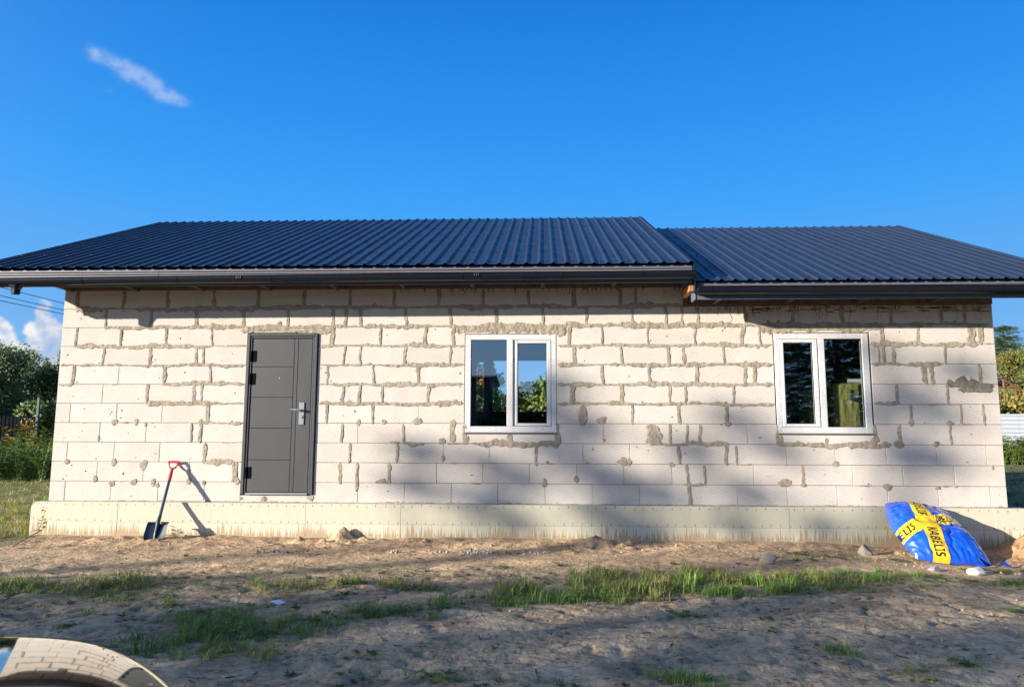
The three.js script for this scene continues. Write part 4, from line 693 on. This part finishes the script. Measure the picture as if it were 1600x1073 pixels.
// power lines
{
  const wm = S({ color: rgb(.03, .03, .035), roughness: .6 });
  const wire = (label, a, b) => { const m = new MB(), p = []; for (let i = 0; i <= 10; i++) p.push(V(...a).lerp(V(...b), i / 10).add(V(0, -.25 * Math.sin(Math.PI * i / 10), 0))); m.tube(p, .018, 5); return tag(m.build('power_line', wm, scene), label, 'power line', 'overhead wires beside the house'); };
  wire('uppermost of the three overhead wires at the left', [-26.4, 9.45, -12], [-14.7, 6.85, -48]); wire('middle one of the three overhead wires at the left', [-26.3, 8.79, -12], [-14.7, 6.74, -48]); wire('lowest of the three overhead wires at the left', [-26.2, 8.38, -12], [-14.7, 6.69, -48]);
  wire('overhead wire crossing the sky at the right edge', [34.4, 7.4, -48], [46, 8.7, -30]);
}

// ---------------------------------------------------------------- grass
const tuft = (seed, n, bend, wd) => { const r = rng(seed), mb = new MB(); for (let i = 0; i < n; i++) { const a = r() * 6.283, l = .5 + r() * .6, b = bend * (.3 + r()) * l, o = V((r() - .5) * .7, 0, (r() - .5) * .7), dx = Math.cos(a), dz = Math.sin(a), w = wd * (.6 + .7 * r()), sx = -dz * w, sz = dx * w; const p0 = o, p1 = o.clone().add(V(dx * b * .3, l * .55, dz * b * .3)), p2 = o.clone().add(V(dx * b, l * (1 - bend * .25), dz * b)); const s = V(sx, 0, sz); mb.quad(p0.clone().sub(s), p0.clone().add(s), p1.clone().addScaledVector(s, .75), p1.clone().addScaledVector(s, -.75), [0, 0], [0, 0], [0, 0], [0, 0]); mb.tri(p1.clone().addScaledVector(s, -.75), p1.clone().addScaledVector(s, .75), p2, [0, 0], [0, 0], [0, 0]); } return mb.geo(); };
const grassMat = P({ color: rgb(1, 1, 1), roughness: .6, transmission: .45, thickness: 0 });
const TUFTS = [tuft(1, 24, .75, .020), tuft(2, 18, 1.0, .022), tuft(3, 26, .55, .017)];
{
  const r = rng(601), lists = [[], [], []], put = (x, z, h, c, wide = 1) => { const b = .65 + .7 * r(); lists[Math.floor(r() * 3)].push([V(x, groundY(x, z) - .008, z), [(r() - .5) * .35, r() * 6.28, (r() - .5) * .35], [h * wide * (.8 + .5 * r()), h * (.6 + .8 * r()), h * wide * (.8 + .5 * r())], [c[0] * b, c[1] * b, c[2] * b]]); };
  const gs = () => (r() + r() + r() - 1.5) * 1.3;
  for (const [cx, cz, rx, rz, n, h] of PATCH) {
    const tone = r(), c = tone < .45 ? [.17, .30, .035] : tone < .8 ? [.12, .24, .032] : [.25, .28, .06];
    for (let i = 0; i < n * 1.3; i++) { const x = cx + gs() * rx, z = cz + gs() * rz, dry = r() < .08; if (z < .2) continue; if (fbm(x * 2.9, z * 3.8, 3, 613) < .40) continue; put(x, z, h * .78 * (.3 + 1.0 * r() * r() + .3 * r()), dry ? [.34, .28, .11] : c, 1.25); }
  }
  for (let i = 0; i < 260; i++) { const x = .8 + r() * 10.6, z = 1.3 + r() * 3.8, k = fbm(x * 1.1, z * 1.1, 3, 607); if (k > .46) put(x, z, .025 + r() * .035, r() < .3 ? [.2, .17, .07] : [.08, .13, .03], 1); }
  for (let i = 0; i < 40; i++) { const x = .2 + r() * 11, z = .5 + r() * .9; put(x, z, .03 + r() * .03, [.16, .17, .05], .8); }
  const names = ['grass', 'grass', 'grass'], lab = ['upright green grass tufts growing in the sand of the yard', 'bent green grass tufts growing in the sand of the yard', 'thin green grass tufts growing in the sand of the yard'];
  lists.forEach((l, i) => tag(scatter(numbered(names[i]), TUFTS[i], grassMat, scene, l), lab[i], 'grass', null, 'stuff'));
  // lawns
  const lawn = (label, n, x0, x1, z0, z1, f, cols) => { const l = []; for (let i = 0; i < n; i++) { const t = Math.pow(r(), 1.6), z = lerp(z1, z0, t), x = lerp(x0, x1, r()); if (f && !f(x, z)) continue; const c = cols[Math.floor(r() * cols.length)], b = .65 + .7 * r(), h = .05 + .13 * r() * r() * (.5 + fbm(x * .7, z * .7, 2, 611)); l.push([V(x, groundY(x, z) - .01, z), [(r() - .5) * .4, r() * 6.28, (r() - .5) * .4], [h * 1.4, h, h * 1.4], [c[0] * b, c[1] * b, c[2] * b]]); } tag(scatter(numbered('lawn_grass'), TUFTS[1], grassMat, scene, l), label, 'grass', null, 'stuff'); };
  lawn('sunny meadow grass left of the house', 8000, -12, .1, -11, 1.1, (x, z) => x < -.18 + .3 * (r() - .5) - Math.max(0, z - .1) * .35 && x > -8 + z * .35 - 3, [[.34, .38, .055], [.42, .40, .08], [.25, .33, .05], [.46, .40, .12]]);
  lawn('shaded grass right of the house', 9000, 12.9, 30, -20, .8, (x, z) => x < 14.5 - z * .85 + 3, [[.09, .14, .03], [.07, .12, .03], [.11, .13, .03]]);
}
{ // broad-leaved weeds
  const r = rng(651), mb = new MB(); for (let i = 0; i < 9; i++) { const a = i * 2.4, l = .7 + .5 * r(), e = .25 + .5 * r(), d = V(Math.cos(a), e, Math.sin(a)), q = V(-Math.sin(a), 0, Math.cos(a)).multiplyScalar(.17 * l), m = d.clone().multiplyScalar(.5 * l).add(V(0, .08, 0)), t = d.clone().multiplyScalar(l).add(V(0, -.12, 0)), o = V(0, 0, 0); mb.tri(o, m.clone().add(q), t, [0, 0], [0, 0], [0, 0]); mb.tri(o, t, m.clone().sub(q), [0, 0], [0, 0], [0, 0]); }
  const l = []; for (let i = 0; i < 420; i++) { const p = PATCH[Math.floor(r() * PATCH.length)], near = r() < .75, x = near ? p[0] + (r() + r() - 1) * p[2] * 1.6 : 1 + r() * 10.4, z = near ? p[1] + (r() + r() - 1) * p[3] * 1.8 : 1.4 + r() * 3.7; if (z < .4) continue; const k = .7 + .6 * r(), s = .02 + .04 * r() * r(); l.push([V(x, groundY(x, z), z), [0, r() * 6.28, 0], s, r() < .7 ? [.085 * k, .16 * k, .03 * k] : [.17 * k, .20 * k, .06 * k]]); }
  tag(scatter('ground_weeds', mb.geo(), grassMat, scene, l), 'small broad leaved weeds between the grass tufts of the yard', 'weeds', null, 'stuff');
}
{ // straw, twigs and crumbs of soil lying about
  const r = rng(621), g = new THREE.BoxGeometry(1, .12, .12), l = [], c2 = [], st = new THREE.IcosahedronGeometry(1, 0);
  for (let i = 0; i < 1700; i++) { const x = .2 + r() * 11.4, z = .6 + r() * 4.6, d = r() < .55; l.push([V(x, groundY(x, z) + .003, z), [(r() - .5) * .3, r() * 6.28, (r() - .5) * .3], (.02 + r() * r() * .06) * [1, 1][0] * 1, d ? [.06, .045, .03] : [.38, .29, .16]]); }
  l.forEach((q) => { q[2] = [q[2], q[2] * .6, q[2] * .8]; });
  tag(scatter('straw', g, S({ color: rgb(1, 1, 1), roughness: 1 }), scene, l), 'bits of straw and twig strewn over the sandy yard', 'straw', null, 'stuff');
  for (let i = 0; i < 1100; i++) { const x = r() * 11.6, near = r() < .6, z = near ? .2 + r() * .9 : .3 + r() * 4.8, s = near ? .004 + r() * r() * r() * .026 : .004 + r() * r() * r() * .022, k = .8 + .4 * r(); c2.push([V(x, groundY(x, z) + s * .15, z), [r() * 6, r() * 6, r() * 6], [s, s * .7, s], near ? [.36 * k, .25 * k, .15 * k] : [.34 * k, .29 * k, .22 * k]]); }
  tag(scatter('soil_crumbs', st, S({ color: rgb(1, 1, 1), roughness: 1 }), scene, c2), 'crumbs of dry sandy soil in front of the plinth', 'soil', null, 'stuff');
  const gv = []; for (const [cx, cz, rx, rz, n] of [[5.75, .93, .32, .1, 150], [6.3, 1.0, .25, .08, 60], [3.5, 1.13, .35, .07, 80], [4.7, .95, .12, .06, 26], [5.2, .98, .15, .05, 24], [10.4, 1.2, .5, .2, 16], [11.2, 1.4, .3, .1, 8]]) for (let i = 0; i < n; i++) { const x = cx + (r() + r() - 1) * rx, z = cz + (r() + r() - 1) * rz, s = .006 + r() * r() * .022, k = .7 + .5 * r(); gv.push([V(x, groundY(x, z) + s * .3, z), [r() * 6, r() * 6, r() * 6], [s, s * .7, s * .9], [.36 * k, .32 * k, .265 * k]]); }
  tag(scatter('gravel', st, S({ color: rgb(1, 1, 1), roughness: 1 }), scene, gv), 'patches of grey gravel in the sand before the wall', 'gravel', null, 'stuff');
}
// ---------------------------------------------------------------- stones
function stoneGeo(seed, sx, sy, sz) { const g = new THREE.IcosahedronGeometry(1, 3), p = g.attributes.position, v = V(); for (let i = 0; i < p.count; i++) { v.fromBufferAttribute(p, i).normalize(); let k = 1; for (let q = 0; q < 9; q++) { const a = hash(q, seed, 1) * 6.283, b = hash(q, seed, 2) * 2 - 1, c = Math.sqrt(1 - b * b), d = v.x * Math.cos(a) * c + v.y * b + v.z * Math.sin(a) * c, lim = .58 + .32 * hash(q, seed, 3); if (d > lim) k = Math.min(k, lim / d); } k *= 1 + .05 * (fbm(v.x * 4 + 9, v.y * 4 + v.z * 3 + 9, 3, seed) - .5); p.setXYZ(i, v.x * k * sx, v.y * k * sy, v.z * k * sz); } g.computeVertexNormals(); return g; }
function stone(label, x, z, s, seed, color, name = 'stone', turn = 0) { const m = add(name, stoneGeo(seed, ...s), S({ color, roughness: .95, bumpMap: sandBump, bumpScale: .01 }), scene); m.position.set(x, groundY(x, z) + s[1] * .55, z); m.rotation.y = turn; return tag(m, label, 'stone'); }
stone('flat topped beige stone lying alone right of the right window', 8.74, 1.45, [.118, .062, .08], 9, rgb(.36, .31, .235));
stone('small grey brown stone close to the plinth left of the blue bag', 10.08, .62, [.085, .085, .07], 8, rgb(.32, .28, .23));
stone('white lump of block lying in front of the blue bag', 10.80, 1.5, [.10, .055, .06], 13, rgb(.72, .72, .70), 'block_fragment');
stone('small flat grey stone left of the white lump', 10.42, 1.42, [.07, .03, .05], 21, rgb(.40, .39, .38));
{ const m = thing('block_offcut', 'pale block offcut standing at the right edge of the photo', 'block', [11.86, groundY(11.86, 1.0), 1.0]); const b = new MB(); b.box(-.09, .16, -.05, .235, -.12, .1, .012, new THREE.Matrix4().makeRotationZ(.1)); b.build('offcut', blockMats[4], m); }
// scrap of paper, and a dry yellow stalk, and a bent wire by the left corner
{ const x = 4.32, z = 3.32, m = add('paper_scrap', gridGeo(6, 4, (u, v) => V((u - .5) * .11, .012 + .012 * Math.sin(u * 4 + v * 2), (v - .5) * .06)), S({ color: rgb(.8, .8, .82) }), scene); m.position.set(x, groundY(x, z), z); tag(m, 'white scrap of paper on the shaded ground', 'paper'); }
{
  const t = thing('dry_stalk', 'thin yellow flowering stalk near the left end of the plinth', 'plant', [.57, groundY(.57, .8), .8]), r = rng(71), s = new MB(), lf = new MB(); const p = [V(.05, 0, .3), V(.0, .12, .15), V(-.02, .3, .05), V(-.01, .42, .02)]; s.tube(p, [.005, .0045, .004, .002], 5); s.tube([V(0, .12, .15), V(.1, .2, .2), V(.16, .3, .22)], [.003, .003, .002], 4);
  for (let i = 0; i < 46; i++) { const y = .18 + r() * .27, a = r() * 6.28, c = V(-.015, y, .1 - y * .2), e = c.clone().add(V(Math.cos(a) * .05, .01, Math.sin(a) * .05)); lf.tri(c, c.clone().lerp(e, .5).add(V(0, .012, 0)), e, [0, 0], [0, 0], [0, 0]); }
  s.build('stem', S({ color: rgb(.35, .26, .09) }), t); lf.build('flowers', S({ color: rgb(.55, .40, .05) }), t);
  const w = thing('bent_wire', 'thin bent brown wire lying by the left plinth corner', 'wire', [.25, groundY(.25, .7), .7]); new MB().tube([V(-.05, .14, -.2), V(.07, .15, -.18), V(.02, .08, .0), V(.06, .02, .28), V(.16, .012, .3), V(.34, .015, .26)], .006, 6).build('wire_strand', S({ color: rgb(.16, .10, .07) }), w);
}
// ---------------------------------------------------------------- shovel
{
  const foot = V(1.705, -.465, .50), top = V(1.665, .512, .045), L = top.distanceTo(foot), s = thing('shovel', 'red handled digging shovel leaning on the wall left of the door', 'shovel', foot.toArray());
  const yA = V().subVectors(top, foot).normalize(), zA = V(0.10, 0, 1); zA.addScaledVector(yA, -zA.dot(yA)).normalize(); s.quaternion.setFromRotationMatrix(new THREE.Matrix4().makeBasis(V().crossVectors(yA, zA), yA, zA));
  const bladeMat = P({ color: rgb(.035, .055, .08), roughness: .38, metalness: .35, clearcoat: .5, clearcoatRoughness: .3, map: tex(128, 128, (x, y) => { const d = sstep(.5, .7, fbm(x / 20, y / 20, 4, 151) + (y < 50 ? .12 : 0)); return [lerp(1, .9, d), lerp(1, .75, d), lerp(1, .55, d)]; }, true) });
  const half = (t) => lerp(.112, .128, sstep(0, .35, t)) - .004 * t, blade = (off) => gridGeo(16, 14, (u, v) => { const q = u * 2 - 1, w = half(v), tip = .035 * (q * q) * (1 - v); return V(q * w, v * .27 + tip, off + .030 * q * q * 1.1 - .012 + .03 * (1 - v) * .4 + (v > .93 ? -.012 * (v - .93) / .07 : 0)); });
  const bl = add('blade', mergeGeometries([blade(0), blade(-.0035)]), bladeMat, s);
  const sk = new MB(); sk.tube([V(0, .05, .004), V(0, .14, .009), V(0, .27, .012), V(0, .36, .006)], [.006, .019, .024, .021], 12); add('socket', sk.geo(), bladeMat, s);
  const tr = new MB(); tr.box(-.125, -.03, .268, .281, -.012, .014, .002); tr.box(.03, .125, .268, .281, -.012, .014, .002); add('tread', tr.geo(), bladeMat, s);
  new MB().tube([V(0, .30, .006), V(0, L - .25, 0)], .0185, 14).build('shaft', P({ color: rgb(.03, .055, .09), roughness: .3, clearcoat: .6, clearcoatRoughness: .2 }), s);
  const red = P({ color: rgb(.52, .035, .045), roughness: .35, clearcoat: .4, clearcoatRoughness: .3 }), hd = new MB(), c = (k) => { const a = Math.PI * k; return V(Math.cos(a) * -.062, L - .012 - Math.sin(a) * .088, 0); };
  hd.tube([V(0, L - .26, 0), V(0, L - .16, 0), V(0, L - .095, 0)], [.0225, .0215, .017], 12); hd.tube(Array.from({ length: 13 }, (_, i) => c(i / 12)), .0125, 9); hd.tube([V(-.066, L - .008, 0), V(.066, L - .008, 0)], .0155, 10); hd.build('grip', red, s);
}
// ---------------------------------------------------------------- the blue bag with yellow lettered bands
{
  const A = V(10.50, .065, .24), B = V(10.47, -.45, .96), C = V(11.27, -.50, 1.0), D = V(11.20, -.01, .26), nrm = V(0, .80, .60), bag = thing('plastic_bag', 'bulging shiny blue plastic bag with yellow lettered bands leaning on the plinth', 'bag');
  const pill = (u, v, side, off = 0) => {
    const cu = clamp(u), cv = clamp(v), ab = A.clone().lerp(B, cv), dc = D.clone().lerp(C, cv), p = ab.lerp(dc, cu), q = 2 * cu - 1, w = 2 * cv - 1;
    const f = Math.pow(Math.max(0, 1 - Math.pow(Math.abs(q), 2.6)), .55) * Math.pow(Math.max(0, 1 - Math.pow(Math.abs(w), 2.6)), .55);
    p.addScaledVector(V().subVectors(D, A).normalize(), .07 * q * (1 - w * w) * (q < 0 ? 1 : .2) - .02 * Math.sign(q) * Math.abs(q * w) ** 3); p.addScaledVector(V().subVectors(B, A).normalize(), .05 * w * (1 - q * q) * (w > 0 ? 1 : .6));
    const edge = Math.max(Math.abs(q), Math.abs(w)), wr = (fbm(cu * 5, cv * 5, 3, 161) - .5) * .07 * f + (Math.sin((q * 3 + w * 13 + 3 * fbm(cu * 4, cv * 4, 2, 163)) * 3) * .0045 + Math.sin((q * 17 - w * 4 + 4 * fbm(cu * 5, cv * 3, 2, 165)) * 2) * .0045) * sstep(.35, .95, edge) * (.3 + f) - Math.pow(1 - Math.abs(fbm(cu * 5 + 3, cv * 4, 3, 167) * 2 - 1), 9) * .03 * f;
    p.addScaledVector(nrm, (side > 0 ? .205 * (1 - .45 * cu * (1 - cv)) : -.10) * f + wr * (side > 0 ? 1 : .4) + off);
    const gy = groundY(p.x, p.z) + .004; if (p.y < gy) p.y = gy + (side > 0 ? .004 : 0);
    return p;
  };
  const blue = P({ color: rgb(.008, .085, .60), roughness: .30, clearcoat: .8, clearcoatRoughness: .12 });
  add('film', mergeGeometries([gridGeo(72, 72, (u, v) => pill(u, v, 1)), gridGeo(36, 36, (u, v) => pill(u, v, -1))]), blue, bag);
  const text = (str) => { const c = document.createElement('canvas'); c.width = 1024; c.height = 192; const x = c.getContext('2d'); x.fillStyle = '#e6c332'; x.fillRect(0, 0, 1024, 192); x.fillStyle = '#17160e'; x.font = 'bold 150px sans-serif'; x.textBaseline = 'middle'; x.textAlign = 'center'; x.fillText(str, 512, 98); const t = new THREE.CanvasTexture(c); t.colorSpace = THREE.SRGBColorSpace; t.wrapS = THREE.RepeatWrapping; return t; };
  const tape = (str, rep, ofs) => { const t = text(str); t.repeat.set(rep, 1); t.offset.set(ofs, 0); return P({ color: rgb(.86, .83, .7), map: t, roughness: .32, clearcoat: .5, clearcoatRoughness: .15 }); };
  add('band', gridGeo(60, 12, (s, t) => pill(s, .36 + .33 * Math.pow(1 - s, 1.6) + .19 * (.5 - t), 1, .0035)), tape('KABELIS', 1.6, .51), bag);
  add('band', gridGeo(60, 12, (s, t) => pill(.43 - .12 * s + .21 * (t - .5), s, 1, .0055)), tape('KABELIS', 1.72, .12), bag);
  const lp = gridGeo(12, 6, (u, v) => V(10.80 + u * .22, .048 + .03 * Math.sin(u * 3.1) + .012 * v - .03 * u, .25 + .10 * v)); add('band_end', lp, tape('KABELIS', .5, 0), bag);
  const fl = gridGeo(14, 8, (u, v) => V(10.98 + .36 * u, -.51 + .02 + .12 * v * (1 - .6 * u) * (.6 + .4 * Math.sin(u * 9)), 1.14 + .05 * Math.sin(u * 7 + v * 3))); add('flap', fl, blue, bag);
  const f2 = gridGeo(12, 6, (u, v) => V(10.98 + .24 * u, .03 - .05 * u + .03 * v * Math.sin(u * 6), .23 + .1 * v)); add('flap', f2, blue, bag);
}
// ---------------------------------------------------------------- the parked car whose bonnet corner shows at the lower left
{
  const CX = 4.87, ZF = 6.93, car = thing('parked_car', 'shiny beige car bonnet corner in the lower left, mirroring the block wall', 'car', [CX, groundY(CX, 9), ZF]);
  const G0 = -groundY(CX, 9), paint = P({ color: rgb(.30, .27, .21), metalness: .92, roughness: .06, clearcoat: 1, clearcoatRoughness: .02 });
  const glass = P({ color: rgb(.05, .06, .065), roughness: .03, metalness: .0, clearcoat: 1 }), black = rubberMat, chrome = steelMat;
  const HW = .92, ZL = 4.25;
  const topY = (s) => { const n = clamp(s / .16), nose = Math.sqrt(1 - (1 - n) ** 2); return G0 + .19 + .155 * nose + (s < .68 ? .15 * s - .09 * s * s : .0604 + .027 * (s - .68)) ; };
  const halfW = (s) => HW * Math.pow(clamp(1 - Math.pow(1 - clamp(s / 1.05), 2.3)), 1 / 2.3) * (s > 3.9 ? Math.sqrt(Math.max(.3, 1 - ((s - 3.9) / .5) ** 2)) : 1);
  // body: one lofted shell from sill to bonnet, belt and boot
  const st = [.004, .012, .03, .05, .08, .12, .17, .22, .28, .34, .40, .46, .52, .6, .7, .8, .95, 1.1, 1.5, 2, 2.5, 3, 3.4, 3.8, 4.05, 4.2, 4.25], NV = 56;
  const body = gridGeo(NV, st.length - 1, (u, v) => {
    const s = st[Math.round(v * (st.length - 1))], yb = .62, w = Math.max(.02, halfW(s)), yt = Math.min(topY(Math.min(s, 1.15)), G0 + .46) - (s > 3.7 ? .08 * (s - 3.7) : 0), a = (u - .5) * Math.PI, n = 3.4;
    if (u < .1 || u > .9) { const q = u < .1 ? u / .1 : (1 - u) / .1; return V((u < .5 ? -1 : 1) * w * lerp(.93, 1, q), lerp(.24, yb, q), s); }
    const b = ((u - .1) / .8 - .5) * Math.PI, sx = Math.sin(b), cx = Math.cos(b); return V(w * Math.sign(sx) * Math.pow(Math.abs(sx), 2 / n), yb + (yt - yb) * Math.pow(Math.abs(cx), 2 / n) - .05 * Math.abs(sx) ** 3 * Math.abs(cx) ** .5, s);
  });
  add('body', body, paint, car);
  const cab = gridGeo(28, 16, (u, v) => { const s = lerp(1.12, 3.75, v), k = v < .3 ? sstep(0, .3, v) : v > .74 ? 1 - sstep(.74, 1, v) : 1, a = (u - .5) * Math.PI, w = lerp(.80, .60, k), h = .50 * k + .005; return V(w * Math.sign(Math.sin(a)) * Math.pow(Math.abs(Math.sin(a)), .4), G0 + .44 + h * Math.pow(Math.abs(Math.cos(a)), .35), s); });
  add('cabin_glass', cab, glass, car);
  add('cabin_roof', gridGeo(16, 10, (u, v) => V((u - .5) * 1.14, G0 + .948 - .06 * Math.pow(Math.abs(u - .5) * 2, 3) - .03 * Math.pow(Math.abs(v - .5) * 2, 3), lerp(1.95, 3.05, v))), paint, car);
  for (const sx of [-1, 1]) { const m = new MB(); m.tube([V(sx * .80, G0 + .45, 1.2), V(sx * .62, G0 + .90, 1.9)], .03, 6); m.tube([V(sx * .72, G0 + .45, 2.5), V(sx * .60, G0 + .93, 2.5)], .03, 6); m.tube([V(sx * .80, G0 + .45, 3.7), V(sx * .61, G0 + .90, 3.1)], .035, 6); m.build('pillar', paint, car); }
  new MB().box(-.74, .74, .18, .42, .14, .5, .05).build('bumper', black, car); new MB().box(-.78, .78, .2, .5, 4.1, 4.32, .05).build('bumper', paint, car);
  for (const sx of [-1, 1]) {
    const hl = new THREE.SphereGeometry(1, 16, 10); hl.scale(.17, .07, .1); const h = add('headlight', hl, P({ color: rgb(.6, .62, .65), roughness: .05, clearcoat: 1 }), car); h.position.set(sx * .52, G0 + .16, .20);
    const mi = new THREE.SphereGeometry(1, 14, 10); mi.scale(.09, .065, .05); const m = add('mirror', mi, paint, car); m.position.set(sx * .93, G0 + .5, 1.55);
    for (const z of [.85, 3.4]) { const w = part('wheel', car); w.position.set(sx * .76, .31, z); const ty = new THREE.TorusGeometry(.235, .085, 12, 28); ty.rotateY(Math.PI / 2); add('tyre', ty, black, w); const ri = new MB(); for (let k = 0; k < 5; k++) { const a = k / 5 * 6.283; ri.tube([V(sx * .05, 0, 0), V(sx * .06, Math.cos(a) * .19, Math.sin(a) * .19)], [.035, .025], 6); } ri.tube([V(-.07, 0, 0), V(.07, 0, 0)], .19, 20); add('rim', ri.geo(), chrome, w); }
  }
}

scene.traverse((o) => { if (o.isMesh) { o.castShadow = true; o.receiveShadow = true; } });
renderer.render(scene, camera);
